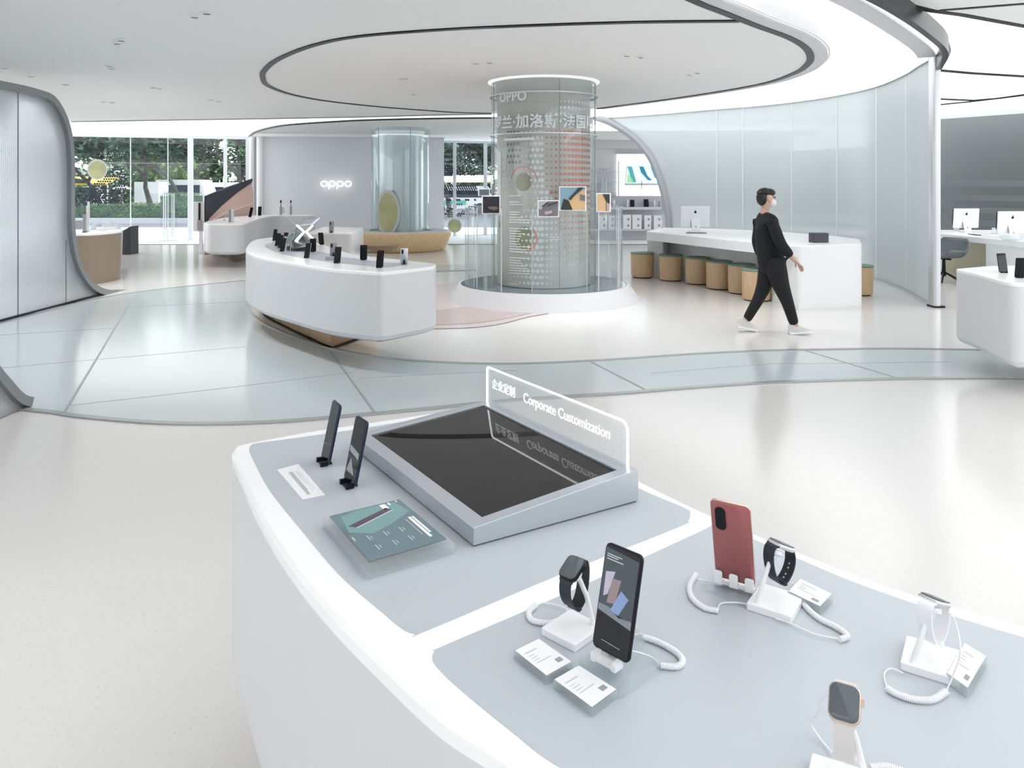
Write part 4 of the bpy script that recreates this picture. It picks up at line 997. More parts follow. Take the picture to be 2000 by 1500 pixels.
for pp_, c in (([(3.58, 2.28), (3.72, 2.28), (3.86, 1.8), (3.74, 1.77)], (.08, .35, .38)), ([(3.95, 2.28), (4.08, 2.28), (4.2, 2.0), (4.35, 1.85), (4.22, 1.85), (4.0, 2.1)], (.04, .2, .32)), ([(4.3, 2.28), (4.47, 2.28), (4.55, 1.85), (4.42, 1.95)], (.05, .25, .4)), ([(3.56, 1.78), (3.8, 1.78), (3.6, 2.1)], (.35, .62, .38))):
    MB().prism(pp_, .118, .124, 0, Mx).obj('screen_shape', mat('screen_shape', c, .5, emit=.5), tv, 0)
MB().box((4.02, 23.8, 1.72), (.02, .02, .26)).obj('bracket', M['ink'], tv, 0)
shf = thing('wall_shelving', 'white wall shelving with glass boards behind the arch', 'shelf', (3.6, 23.8, 0))
for z in (2.12, 1.79, 1.46): MB().box((2.9, 23.85, z), (1.2, .3, .02)).obj('glass_board', M['acrylicfrost'], shf, 0)
for x in (2.35, 3.32): MB().box((x, 23.95, 1.7), (.03, .05, 1.5)).obj('upright', M['silver'], shf, 0)
MB().box((4.1, 23.8, .99), (3.7, .4, .08)).obj('long_board', M['flange'], shf, 0)
MB().box((4.1, 23.96, 1.2), (3.7, .06, .34)).obj('back_panel', mat('mauve_back', (.62, .62, .68), .5), shf, 0)
MB().box((4.1, 23.8, .33), (3.7, .45, .05)).obj('low_board', M['flange'], shf, 0)
rnd = random.Random(9)
names = ['leftmost', 'second', 'third', 'fourth', 'fifth', 'sixth', 'seventh']
for i, (px, w_, h) in enumerate(((1177, .32, .42), (1194, .26, .42), (1205, .22, .42), (1224, .3, .44), (1243, .34, .44), (1264, .24, .42), (1284, .3, .42))):
    x = (px - 1000) * 23.65 / FOC; t = thing('product_box', '%s white product box in the low row behind the arch' % names[i], 'box', (x, 23.65, .355), group='white product boxes behind the arch')
    MB().prism(rrect(w_ * .85, .2, .01), 0, h).obj('box_body', M['paper'] if i != 2 else M['inkpale'], t, 40, local=True)
    for zz in (.11, .3): MB().box((w_ * .12, -.102, zz), (.06, .004, .07), TR((0, 0, 0))).obj('print_mark', M['ink'], t, 0, local=True)
for i, (px, z, w_, h, m_) in enumerate(((1170, 1.03, .1, .2, 'ink'), (1183, 1.03, .12, .24, 'alu'), (1199, 1.03, .06, .22, 'plastic'), (1226, 1.03, .05, .22, 'plastic'), (1235, 1.03, .13, .22, 'black'), (1262, 1.03, .14, .24, 'black'), (1269, 1.03, .08, .16, 'ink'), (1278, 1.03, .05, .2, 'plastic'), (1288, 1.03, .05, .18, 'ink'),
                                        (1179, 1.47, .18, .36, 'alu'), (1173, 2.13, .05, .1, 'inkpale'), (1179, 2.13, .05, .1, 'inkpale'), (1185, 2.13, .05, .1, 'inkpale'), (1175, 1.80, .05, .12, 'inkpale'), (1183, 1.80, .05, .12, 'inkpale'))):
    x = (px - 1000) * 23.7 / FOC
    lab = ['round dark gadget at the left end of the long shelf', 'grey gadget beside the round dark one', 'thin white bottle left on the long shelf', 'thin white bottle left of the black speaker', 'black speaker cube under the television', 'tall black gadget under the right side of the television', 'dark gadget just right of the tall black one', 'thin white bottle right on the long shelf', 'dark bottle at the right end of the long shelf', 'grey blue box on the lowest glass board',
           'small grey jar first on the top glass board', 'small grey jar second on the top glass board', 'small grey jar third on the top glass board', 'small grey jar first on the middle glass board', 'small grey jar second on the middle glass board'][i]
    t = thing('shelf_gadget', lab, 'gadget', (x, 23.72, z), group='small goods on the niche shelves')
    MB().prism(rrect(w_, .1, .02), 0, h, .004).obj('gadget_body', M[m_], t, 40, local=True); MB().prism(rrect(w_ * .5, .05, .01), h, h + .012).obj('gadget_cap', M['silver'], t, 40, local=True)

# downlights in the plaster ceiling
dlp = thing('ceiling_downlight', '', 'downlight', group='paired ceiling downlights')
MB().lathe([(.035, -.002), (.052, -.002), (.052, -.012), (.035, -.012)], 20, cap=False).obj('trim_ring', M['ceil'], dlp, local=True)
MB().lathe([(0, -.004), (.035, -.004), (.033, -.008), (0, -.008)], 16, cap=False).obj('dark_lens', M['ink'], dlp, local=True)
def spot(px, py):
    l = bpy.data.lights.new('downlight_or_fill_lamp', 'SPOT'); l.energy = 60; l.spot_size = R(100); l.spot_blend = .8; l.shadow_soft_size = .04
    s_ = bpy.data.objects.new('downlight_or_fill_lamp', l); COL.objects.link(s_); s_.location = P(px, py, ZC) + (ZC - .02,)
dls = ((380, 32, 'top of the frame, left of its pair'), (404, 25, 'top of the frame, right of its pair'), (229, 84, 'upper left ceiling, left of its pair'), (237, 78, 'upper left ceiling, right of its pair'), (213, 128, 'left ceiling in the third pair, left one'), (218, 133, 'left ceiling in the third pair, right one'),
       (8, 132, 'above the portal at the left frame edge'), (60, 149, 'above the top left bend of the portal rim'), (128, 165, 'just right of the portal bend'), (299, 171, 'middle of the left ceiling, left of its pair'), (312, 173, 'middle of the left ceiling, right of its pair'), (202, 199, 'low on the left ceiling, left of its pair'), (219, 200, 'low on the left ceiling, right of its pair'),
       (412, 195, 'left of the black oval joint, left of its pair'), (427, 198, 'left of the black oval joint, right of its pair'), (1224, 108, 'right part of the oval field, left of its pair'), (1252, 111, 'right part of the oval field, right of its pair'), (930, 123, 'oval field above the column, left of its pair'), (957, 122, 'oval field above the column, right of its pair'),
       (784, 154, 'left middle of the oval field, left of its pair'), (792, 153, 'left middle of the oval field, right of its pair'), (808, 184, 'low in the oval field left of the column'), (1347, 146, 'right end of the oval field, left of its pair'), (1362, 142, 'right end of the oval field, right of its pair'))
for i, (px, py, lb) in enumerate(dls):
    o = dlp if i == 0 else dup(dlp); spot(px, py); o.location = P(px, py, ZC) + (ZC,); o['label'] = 'small recessed ceiling downlight, ' + lb
# ============================================================ PHONES AND DISPLAY PIECES
def phone(label, loc, rz, lean=14, size=(.074, .160, .0085), body='darkblue', z=0, camera=True, group=None, kick='black', lift=.006, image=False, name='smartphone', clear=False, frame=False):
    t = thing(name, label, 'phone', loc, (R(-lean), 0, rz), group)
    w_, h, d = size
    Mx = Matrix(((1, 0, 0, 0), (0, 0, -1, 0), (0, 1, 0, 0), (0, 0, 0, 1)))   # outline x,y -> x,z ; thickness towards -y
    pb = MB().prism(rrect(w_, h, .009, 0, h / 2 + lift), -d / 2, d / 2, .0022, Mx).obj('phone_body', M[body], t, 50, local=True)
    sc_ = MB().prism(rrect(w_ - .004, h - .004, .008, 0, h / 2 + lift), d / 2, d / 2 + .0004, 0, Mx).obj('screen', M['blackglass'], t, 0, local=True)
    if camera:
        MB().prism(rrect(.019, .045, .008, w_ / 2 - .018, h + lift - .034), -d / 2 - .002, -d / 2 + .001, .0006, Mx).obj('camera_module', M['black'], pb, 40, local=True)
    if image:
        yf = d / 2 + .0005
        def q(pts, z_, m_, nm): MB().prism([(x * w_ / 2, lift + y * h) for x, y in pts], yf, yf + z_, 0, Mx).obj(nm, m_, sc_, 0, local=True)
        q([(-.9, .40), (.9, .36), (.9, .93), (-.9, .96)], .0002, mat('wallpaper_slate', (.055, .075, .085), .2), 'screen_image')
        q([(-.9, .36), (.9, .30), (.9, .38), (.2, .36), (-.3, .42), (-.9, .42)], .0004, mat('wallpaper_foam', (.22, .25, .28), .2), 'screen_image')
        q([(-.75, .73), (-.25, .76), (-.5, .53), (-.72, .50)], .0006, mat('pictured_lilac', (.55, .50, .62), .3), 'pictured_phone')
        q([(-.35, .69), (.12, .70), (-.05, .47), (-.5, .45)], .0007, mat('pictured_rose', (.32, .25, .26), .3), 'pictured_phone')
        q([(.18, .61), (.62, .56), (.2, .38), (-.25, .40)], .0008, mat('pictured_blue', (.26, .36, .62), .3), 'pictured_phone')
        for y_, l_ in ((.905, .8), (.885, .6), (.86, .9)): q([(-.8, y_), (-.8 + l_, y_), (-.8 + l_, y_ - .009), (-.8, y_ - .009)], .0006, M['inkpale'], 'screen_text')
        q([(-.5, .105), (.5, .095), (.5, .092), (-.5, .102)], .0005, M['inkpale'], 'screen_text')
    if frame: MB().prism(rrect(w_ + .001, h + .001, .0095, 0, h / 2 + lift), -d / 2 + .0022, d / 2 - .0006, .0004, Mx).obj('gold_frame', M['gold'], t, 50, local=True)
    if clear:
        MB().prism(rrect(w_ + .003, h + .003, .010, 0, h / 2 + lift), -d / 2 - .001, -d / 2 + .0002, .0003, Mx).obj('clear_case', M['acrylic'], t, 50, local=True)
    if kick:
        k = MB(); k.box((0, .0, .0025), (w_ * .45, .03, .005), TR((0, 0, 0), (R(lean), 0, 0)))
        k.box((0, .012, .035), (w_ * .25, .004, .06), TR((0, .0, 0), (R(12), 0, 0)))
        for s in (-1, 1): k.box((s * w_ * .28, -.008, .006), (.008, .02, .012), TR((0, 0, 0), (R(lean), 0, 0)))
        k.obj('phone_stand', M[kick], t, 0, local=True)
    return t
Z9e = Z9 + .0013
q = P(635, 905, Z9e); phone('dark blue phone standing farthest back at the left corner of the near counter', q + (Z9e,), R(-62), 12, (.072, .158, .008), lift=.006)
q = P(683, 948, Z9e); p2 = phone('dark blue phone standing against the left edge of the tilted display', q + (Z9e,), R(-57), 12, (.073, .160, .008), lift=.006)
for t_ in (p2,):
    Mx = Matrix(((1, 0, 0, 0), (0, 0, -1, 0), (0, 1, 0, 0), (0, 0, 0, 1)))
    MB().prism([(-.03, .078), (.03, .07), (.03, .085), (-.03, .093)], .0045, .0047, 0, Mx).obj('screen_text', M['ink'], t_, 0, local=True)
    MB().prism([(-.03, .03), (.02, .03), (-.012, .065)], .0045, .0047, 0, Mx).obj('screen_shape', M['ink'], t_, 0, local=True)

# ---- tilted display
W = [P(925, 1069, Z9e), P(1247, 980, Z9e), None, P(690, 876, Z9e)]
W[2] = (W[1][0] + W[3][0] - W[0][0], W[1][1] + W[3][1] - W[0][1])
hz = (.040, .077, .077, .040)     # front left, front right(back), back, front at the far end
t = thing('tilted_display', 'large wedge shaped grey display with a black screen on the near counter', 'display', ((W[0][0] + W[2][0]) / 2, (W[0][1] + W[2][1]) / 2, Z9e))
b_ = [Vector((*W[i], Z9e + .003)) for i in range(4)]; tp = [Vector((*W[i], Z9e + hz[i])) for i in range(4)]
def bil(u, v, dz=0):   # u along front edge length (0->3), v from low edge to high edge (0->1)
    a = tp[0].lerp(tp[3], u); c = tp[1].lerp(tp[2], u); r = a.lerp(c, v); r.z += dz; return r
u0, u1, v0, v1 = .045, .955, .085, .915
ring = [bil(u0, v0), bil(u0, v1), bil(u1, v1), bil(u1, v0)]
dn = [p - Vector((0, 0, .006)) for p in ring]
mb = MB(); mb.add(b_ + tp + ring + dn, [(3, 2, 1, 0), (0, 1, 5, 4), (1, 2, 6, 5), (2, 3, 7, 6), (3, 0, 4, 7),
      (4, 5, 9, 8), (5, 6, 10, 9), (6, 7, 11, 10), (7, 4, 8, 11), (8, 9, 13, 12), (9, 10, 14, 13), (10, 11, 15, 14), (11, 8, 12, 15)])
fo_ = mb.obj('display_housing', M['alu'], t, 0); bv = fo_.modifiers.new('b', 'BEVEL'); bv.width = .0012; bv.segments = 2
ftp = [p.copy() for p in b_]; mb = MB(); cc = sum(ftp, Vector()) / 4
lo_ = [cc + (p - cc) * .985 for p in ftp]
mb.add([(p.x, p.y, Z9e) for p in lo_] + [(p.x, p.y, Z9e + .0035) for p in lo_], [(3, 2, 1, 0), (4, 5, 6, 7), (0, 1, 5, 4), (1, 2, 6, 5), (2, 3, 7, 6), (3, 0, 4, 7)]).obj('foot_plate', M['darkmetal'], t, 0)
MB().add([p + Vector((0, 0, .0008)) for p in dn], [(0, 1, 2, 3)]).obj('screen', mat('black_mirror_screen', (.022, .02, .02), .0, spec=.2), t, 0)
# ---- edge lit sign standing on its high side
s0 = tp[1].lerp(tp[2], .035) + (tp[0] - tp[1]).normalized() * .012; s1 = tp[1].lerp(tp[2], .985) + (tp[3] - tp[2]).normalized() * .012
t = thing('edge_lit_sign', 'clear edge lit sign reading Corporate Customization above the tilted display', 'sign', tuple((s0 + s1) / 2))
ex = (s0 - s1); Ls = ex.length; ex.normalize(); ez = Vector((0, 0, 1)); ey = ex.cross(ez) * -1
MS = Matrix((( ex.x, 0, -ey.x, s1.x), (ex.y, 0, -ey.y, s1.y), (ex.z, 1, -ey.z, s1.z), (0, 0, 0, 1)))
SG = MS.copy(); Hs = .108
# outline in (x along sign from far end to near end, y up)
L0 = parent_loc(t); MSl = Matrix.Translation(-L0) @ MS
so_ = [(0, 0), (Ls, 0)] + rounded([(Ls, Hs * .5), (Ls, Hs), (Ls - .2, Hs)], [0, .028, 0], 6)[1:-1] + rounded([(.2, Hs), (0, Hs), (0, Hs * .5)], [0, .01, 0], 4)[1:-1]
MB().prism(so_, -.0025, .0025, 0, MSl).obj('clear_sheet', M['signglass'], t, 0, local=True)
edge_pts = [(Ls, 0)] + so_[2:] + [(0, 0)]
MB().tube([(x, y, 0) for x, y in edge_pts], .0027, 6, MSl).obj('lit_edge', M['neon'], t, 40, local=True)
text('企业定制', .034, M['neonsoft'], 'lettering', t, MSl @ TR((.035, .052, .003)), .0004)
text('Corporate Customization', .0385, M['neonsoft'], 'lettering', t, MSl @ TR((.215, .050, .003)), .0004, space=.98)

# ---- cards and brochure
def slab_px(name, label, cat, quad, zt, th, m_, partname, group=None, mb_extra=(), rad=.003):
    pts_ = [P(*p, zt) for p in quad]; c = (sum(p[0] for p in pts_) / len(pts_), sum(p[1] for p in pts_) / len(pts_))
    t = thing(name, label, cat, (c[0], c[1], zt - th), group=group)
    MB().levels(rounded(pts_, rad, 3), [(zt - th, 0), (zt - .0006, 0), (zt, .0005)]).obj(partname, m_, t, 40); return t, pts_
def lines_on(t, pts_, z, specs, m_, nm='printed_lines'):
    mb = MB(); A, B, C_, D = [Vector((*p, z)) for p in pts_]
    for (u0, v0, u1, v1) in specs:
        def f(u, v): return A.lerp(B, u).lerp(D.lerp(C_, u), v)
        mb.add([f(u0, v0), f(u1, v0), f(u1, v1), f(u0, v1)], [(0, 1, 2, 3)])
    return mb.obj(nm, m_, t, 0)
t, q4 = slab_px('price_card', 'white price card lying flat near the left corner of the near counter', 'card', ((541, 917), (583, 906), (635, 966), (591, 975)), Z9e + .0008, .0008, M['paper'], 'card_sheet', rad=.0005)
q5 = [q4[0], q4[3], q4[2], q4[1]]
lines_on(t, q5, Z9e + .001, [(.18, .33, .92, .36), (.18, .38, .9, .41), (.18, .43, .92, .46), (.18, .48, .8, .50)], M['ink'])
lines_on(t, q5, Z9e + .001, [(.2, .60, .6, .62), (.2, .66, .85, .68), (.2, .72, .7, .74), (.3, .8, .8, .82)], M['inkpale'])
# brochure in a clear block
bro, bq = slab_px('brochure_stand', 'clear acrylic block holding a teal product brochure beside the tilted display', 'brochure stand', ((630, 1013), (781, 977), (889, 1062), (715, 1112)), Z9 + .022, .0205, M['acrylicfrost'], 'clear_block', rad=.006)
MB().levels(rounded([P(*p, Z9e + .002) for p in ((628, 1028), (782, 985), (893, 1074), (714, 1124))], .006), [(Z9e, 0), (Z9e + .002, 0)]).obj('base_sheet', M['acrylic'], bro, 0)
zb = Z9 + .0226; bp = [P(*p, zb) for p in ((643, 1008), (780, 975), (873, 1053), (722, 1097))]
MB().add([(*p, zb) for p in bp], [(0, 3, 2, 1)]).obj('printed_sheet', noise_col(mat('teal_brochure', (.1, .2, .22), .45), (.13, .18, .21), (.18, .29, .31), 9, .35, .75, detail=1), bro, 0)
def bro_q(pp, m_, nm, dz=.0003): 
    A, B, C_, D = [Vector((*p, zb + dz)) for p in bp]
    MB().add([A.lerp(B, u).lerp(D.lerp(C_, u), v) for u, v in pp], [tuple(range(len(pp)))]).obj(nm, m_, bro, 0)
bro_q([(.05, .42), (.12, .08), (.35, .02), (.9, .04), (.95, .30), (.6, .46), (.3, .55)], mat('brochure_glow', (.20, .36, .36), .45), 'printed_glow')
bro_q([(.0, .47), (1, .33), (1, 1), (.0, 1)], mat('brochure_lower', (.155, .22, .25), .45), 'printed_panel', .0002)
bro_q([(.10, .30), (.72, .12), (.78, .18), (.18, .36)], mat('brochure_phone', (.10, .08, .10), .35), 'printed_phone', .0005)
bro_q([(.18, .365), (.78, .185), (.785, .20), (.185, .38)], M['inkpale'], 'printed_phone_edge', .0005)
for s_ in ([(.68, .03, .76, .15)], [(.80, .02, .83, .08)], [(.92, .01, .94, .05)]): lines_on(bro, bp, zb + .0005, s_, M['paper'], 'printed_lines')
lines_on(bro, bp, zb + .0006, [(.85, .42, .89, .88), (.90, .42, .93, .80)], M['paper'])
lines_on(bro, bp, zb + .0006, [(u, v, u + .012, v + .10) for u in (.20, .42, .63) for v in (.56, .76)] + [(u + .04, v + .02, u + .05, v + .08) for u in (.20, .42, .63) for v in (.56, .76)] + [(.80, .45, .81, .8), (.03, .52, .05, .60)], M['inkpale'])

def helix(mb, path, R_=.0042, r=.0011, pitch=.0026, seg=9):
    path = [Vector(p) for p in catmull(path, 10)]
    d = [0]
    for a, b in zip(path, path[1:]): d.append(d[-1] + (b - a).length)
    L_ = d[-1]; turns = int(L_ / pitch); n = turns * seg; pts_ = []; j = 0
    for i in range(n + 1):
        s = L_ * i / n
        while j < len(d) - 2 and d[j + 1] < s: j += 1
        k = (s - d[j]) / max(1e-9, d[j + 1] - d[j]); c = path[j].lerp(path[j + 1], k); tg = (path[j + 1] - path[j]).normalized()
        side = tg.cross(Vector((0, 0, 1))).normalized(); up = side.cross(tg); an = 2 * math.pi * i / seg
        pts_.append(c + side * math.cos(an) * R_ + up * math.sin(an) * R_)
    return mb.tube(pts_, r, 5)
def px_path(pp, z=Z9 + .006): return [P(p[0], p[1], p[2] if len(p) > 2 else z) + ((p[2] if len(p) > 2 else z),) for p in pp]
def cable(label, coil, thin, group='white tether cables on the near counter'):
    c = px_path(coil); o = thing('tether_cable', label, 'cable', tuple(c[0][:2]) + (Z9e,), group=group)
    helix(MB(), c).obj('coiled_section', M['plastic'], o, 60)
    MB().tube(catmull(c, 10), .0040, 8).obj('cable_core', M['plastic'], o, 60)
    for th in thin: MB().tube(catmull(px_path(th), 8), .0012, 6).obj('thin_lead', M['plastic'], o, 60)
    return o
def card(label, quad, zt=Z9 + .014):
    t, q_ = slab_px('price_card', label, 'card', quad, zt, .0125, M['acrylicfrost'], 'clear_block', 'white price cards in clear blocks', rad=.002)
    ins = [Vector((*p, zt + .0004)) for p in q_]; c = sum(ins, Vector()) / 4; ins = [c + (p - c) * .95 for p in ins]
    MB().add(ins, [(0, 1, 2, 3)]).obj('card_sheet', M['paper'], t, 0)
    lines_on(t, q_, zt + .0008, [(.15, .22, .60, .25), (.15, .34, .35, .36), (.15, .42, .40, .44), (.15, .50, .38, .52), (.15, .58, .7, .60)], M['inkpale'])
    lines_on(t, q_, zt + .0008, [(.66, .72, .86, .84)], M['ink'], 'price_mark'); return t

# ---- watch and its stand
def watch_stand(label, loc, rz, base=.072, h=.095, tilt=32, name='watch_stand'):
    t = thing(name, label, 'watch stand', loc, (0, 0, rz), 'white watch stands on the near counter')
    MB().prism(rrect(base, base * 1.08, .003), 0, .013, .001).obj('base_block', M['plastic'], t, 40, local=True)
    MB().tube([(base * .30, base * .40, .012), (base * .16, base * .34, h * .55), (.004, .012, h - .012)], [.0045, .0042, .004], 10).obj('post', M['plastic'], t, 50, local=True)
    MB().prism(circle(.014, 24), -.010, -.0006, .001, TR((0, 0, h), (R(tilt), 0, 0))).obj('charging_disc', M['plastic'], t, 50, local=True)
    MB().tube([(.004, .012, h - .012), (0, .004, h - .006)], [.006, .008], 10).obj('neck', M['plastic'], t, 50, local=True)
    return t
def watch(label, loc, rz, tilt=32, strap='rubber', case='darkmetal', w_=.037, l_=.043, loop=.060, holes=False):
    t = thing('smart_watch', label, 'watch', loc, (R(tilt), 0, rz), 'smart watches on the near counter stands')
    MB().prism(rrect(w_, l_, .010), 0, .0095, .003).obj('case', M[case], t, 60, local=True)
    MB().prism(rrect(w_ - .003, l_ - .003, .009), .0092, .0104, .0006).obj('screen', mat('watch_glass', (.10, .12, .13), .05) if 'watch_glass' not in bpy.data.materials else bpy.data.materials['watch_glass'], t, 60, local=True)
    # strap: closed loop in the y-z plane, hanging straight down from the tilted case
    T = R(tilt); n = 26; path = []
    a = Vector((l_ / 2 - .002, .005)); 
    ctr = Vector((0, -loop * .52)); rot = Matrix(((math.cos(-T), -math.sin(-T)), (math.sin(-T), math.cos(-T))))
    pts2 = [(l_ / 2 - .003, .004), (l_ / 2 + .006, -.004), (l_ / 2 + .007, -.020), (l_ / 2 - .001, -.040), (.006, -.055), (-.010, -.054), (-l_ / 2 - .001, -.040), (-l_ / 2 - .008, -.020), (-l_ / 2 - .006, -.004), (-l_ / 2 + .003, .004)]
    pts2 = [(y, z * loop / .055) for y, z in pts2]
    # swing the loop so it hangs under gravity
    out = []
    for y, z in pts2:
        k = min(1, max(0, -z / .03)); out.append((y + math.tan(T) * min(0, z) * .55, z * (1 - .08 * k)))
    cp = catmull(out, 5); sw = .0115; vs = []
    for i, (y, z) in enumerate(cp):
        a_ = Vector(cp[max(i - 1, 0)]); b2 = Vector(cp[min(i + 1, len(cp) - 1)]); d = (b2 - a_).normalized(); nn = Vector((d.y, -d.x)) * .0012
        s_ = sw * (1.18 if i < 3 or i > len(cp) - 4 else 1)
        vs += [(-s_, y + nn.x, z + nn.y), (s_, y + nn.x, z + nn.y), (s_, y - nn.x, z - nn.y), (-s_, y - nn.x, z - nn.y)]
    m = len(cp); fs = [(i * 4 + k, i * 4 + (k + 1) % 4, i * 4 + 4 + (k + 1) % 4, i * 4 + 4 + k) for i in range(m - 1) for k in range(4)] + [(0, 3, 2, 1), (4 * m - 4, 4 * m - 3, 4 * m - 2, 4 * m - 1)]
    st_ = MB().add(vs, fs).obj('strap', M[strap], t, 60, local=True)
    kp = out[5]; MB().prism(rrect(.027, .009, .003), -.003, .003, .001, TR((0, kp[0], kp[1]), (R(-20), 0, 0))).obj('strap_keeper', M[strap], st_, 50, local=True)
    MB().prism(rrect(.003, .009, .001), -.003, .003, 0, TR((w_ / 2 + .0005, .006, .005), (0, R(90), 0))).obj('crown_button', M[case], t, 0, local=True)
    if holes:
        hb = MB()
        for k in range(4):
            i = int(m * (.62 + .05 * k)); y, z = cp[i]; a_ = Vector(cp[i - 1]); b2 = Vector(cp[i + 1]); d = (b2 - a_).normalized(); ang = math.atan2(d.y, d.x)
            hb.prism(circle(.0017, 10), -.0018, .0018, 0, TR((0, y, z), (ang, 0, 0)))
        hb.obj('strap_hole', M['inkpale'], st_, 0, local=True)
    return t
zt_ = Z9e
def at9(px, py): return P(px, py, Z9e) + (Z9e,)
# E: black watch in front centre
bx0 = at9(1118, 1238); rz = R(-43)
watch_stand('white watch stand carrying the black watch beside the lit phone', bx0, rz, .072, .104, 32)
watch('black smart watch whose dark face looks toward the viewer, left of the lit phone', (bx0[0] + .002, bx0[1] + .004, bx0[2] + .104), rz, 32, holes=False)
card('price card in a clear block, in front of the black watch stand', ((1003, 1270), (1052, 1246), (1119, 1293), (1068, 1322)))
card('price card in a clear block, in front of the lit phone', ((1080, 1327), (1130, 1298), (1207, 1347), (1157, 1384)))
t, _ = slab_px('display_block', 'clear acrylic block under the phone with the lit picture', 'base', ((1128, 1288), (1240, 1222), (1292, 1296), (1212, 1352)), Z9 + .013, .0115, M['acrylic'], 'clear_block', None, rad=.003)
zp = Z9 + .0135; q = P(1191, 1297, zp)
phone('upright phone showing three pictured phones, front centre of the near counter', q + (zp + .004,), R(-45), 14, (.071, .156, .0085), 'black', image=True, kick='plastic', lift=.010, camera=False)
cable('coiled white cable curling left behind the black watch stand', [(1047, 1182), (1033, 1196), (1040, 1212), (1070, 1217), (1092, 1212)], [[(1047, 1182), (1065, 1177), (1100, 1186), (1112, 1196)], [(1092, 1212), (1104, 1203), (1113, 1195), (1122, 1192, Z9 + .012)]])
cable('coiled white cable looping right of the phone with the lit picture', [(1258, 1245), (1285, 1254), (1318, 1272), (1333, 1290), (1322, 1302), (1290, 1300)], [[(1258, 1245), (1252, 1238), (1240, 1240)], [(1290, 1300), (1275, 1285), (1250, 1275, Z9 + .015), (1225, 1270, Z9 + .018)]])
# D: red phone and watch with holes
t, _ = slab_px('display_block', 'clear acrylic block under the rose red phone', 'base', ((1367, 1140), (1415, 1105), (1495, 1128), (1470, 1185)), Z9 + .010, .0085, M['acrylic'], 'clear_block', None, rad=.003)
q = P(1437, 1142, Z9 + .0105)
phone('rose red phone seen from its back with a gold rim', q + (Z9 + .0125,), R(-33 + 180), 12, (.0735, .160, .008), 'red', kick=None, lift=.006, frame=True)
rp = bpy.context.scene.objects[-1]
hd = thing('phone_holder', 'white clip holder gripping the bottom of the rose red phone', 'holder', q + (Z9 + .0105,), (0, 0, R(-33)))
for x in (-.029, 0, .029):
    MB().prism(rrect(.016, .022, .004, x, .008), -.0015, .0015, .0005, TR((0, -.014, .006), (R(90), 0, 0))).box((x, -.006, .0015), (.016, .018, .003)).obj('clip', M['plastic'], hd, 40, local=True)
MB().box((0, .004, .001), (.06, .03, .002)).obj('holder_plate', M['plastic'], hd, 0, local=True)
bx1 = at9(1515, 1184); rz = R(-35 + 180)
watch_stand('white watch stand beside the rose red phone', bx1, rz, .078, .102, 30)
watch('black strap watch with punched holes seen from behind, right of the rose red phone', (bx1[0] + .010, bx1[1] + .004, bx1[2] + .102), R(118), 24, holes=True, case='silver')
card('price card in a clear block, right of the stand with the punched strap watch', ((1562, 1129), (1627, 1160), (1603, 1186), (1538, 1155)), Z9 + .016)
cable('coiled white cable at the left of the rose red phone', [(1359, 1122), (1347, 1145), (1352, 1168), (1375, 1187), (1402, 1193)], [[(1361, 1130), (1390, 1136), (1430, 1136)], [(1402, 1193), (1410, 1178), (1450, 1178), (1475, 1188), (1500, 1198)]])
cable('coiled white cable looping forward right of the punched strap watch', [(1556, 1150), (1572, 1182), (1600, 1208), (1635, 1226), (1655, 1242), (1640, 1249)], [[(1640, 1248), (1590, 1238), (1545, 1218), (1515, 1208)], [(1556, 1150), (1551, 1143), (1546, 1138)]])
# G: white watch
bx2 = at9(1820, 1298); rz = R(-33 + 180)
watch_stand('white watch stand carrying the white strap watch at the right', bx2, rz, .080, .093, 26)
watch('white strap watch with a dark face on the right of the near counter', (bx2[0] + .006, bx2[1] + .004, bx2[2] + .093), R(124), 22, strap='plastic', case='silver')
card('price card in a clear block, right of the white strap watch', ((1884, 1254), (1928, 1281), (1890, 1346), (1848, 1316)), Z9 + .016)
cable('coiled white cable curling under the white strap watch stand', [(1733, 1345), (1752, 1356), (1785, 1366), (1822, 1366), (1848, 1350)], [[(1733, 1345), (1727, 1318), (1740, 1306), (1765, 1315)], [(1848, 1350), (1862, 1318, Z9 + .03), (1876, 1270, Z9 + .07), (1866, 1215, Z9 + .10), (1852, 1195, Z9 + .115)]])
# H: champagne watch at the bottom
bx3 = at9(1645, 1556); rz = R(-28)
watch_stand('white watch stand cut by the bottom of the frame', bx3, rz, .080, .108, 40)
watch('champagne watch with a pale beige strap at the bottom of the frame', (bx3[0] + .004, bx3[1] + .002, bx3[2] + .112), rz, 48, strap='bandbeige', case='gold')
cable('white cable arcing left of the champagne watch at the bottom of the frame', [(1700, 1500), (1730, 1498), (1765, 1508)], [[(1632, 1356, Z9 + .11), (1608, 1362, Z9 + .09), (1597, 1395, Z9 + .05), (1584, 1412, Z9 + .02), (1600, 1440), (1625, 1470)]])

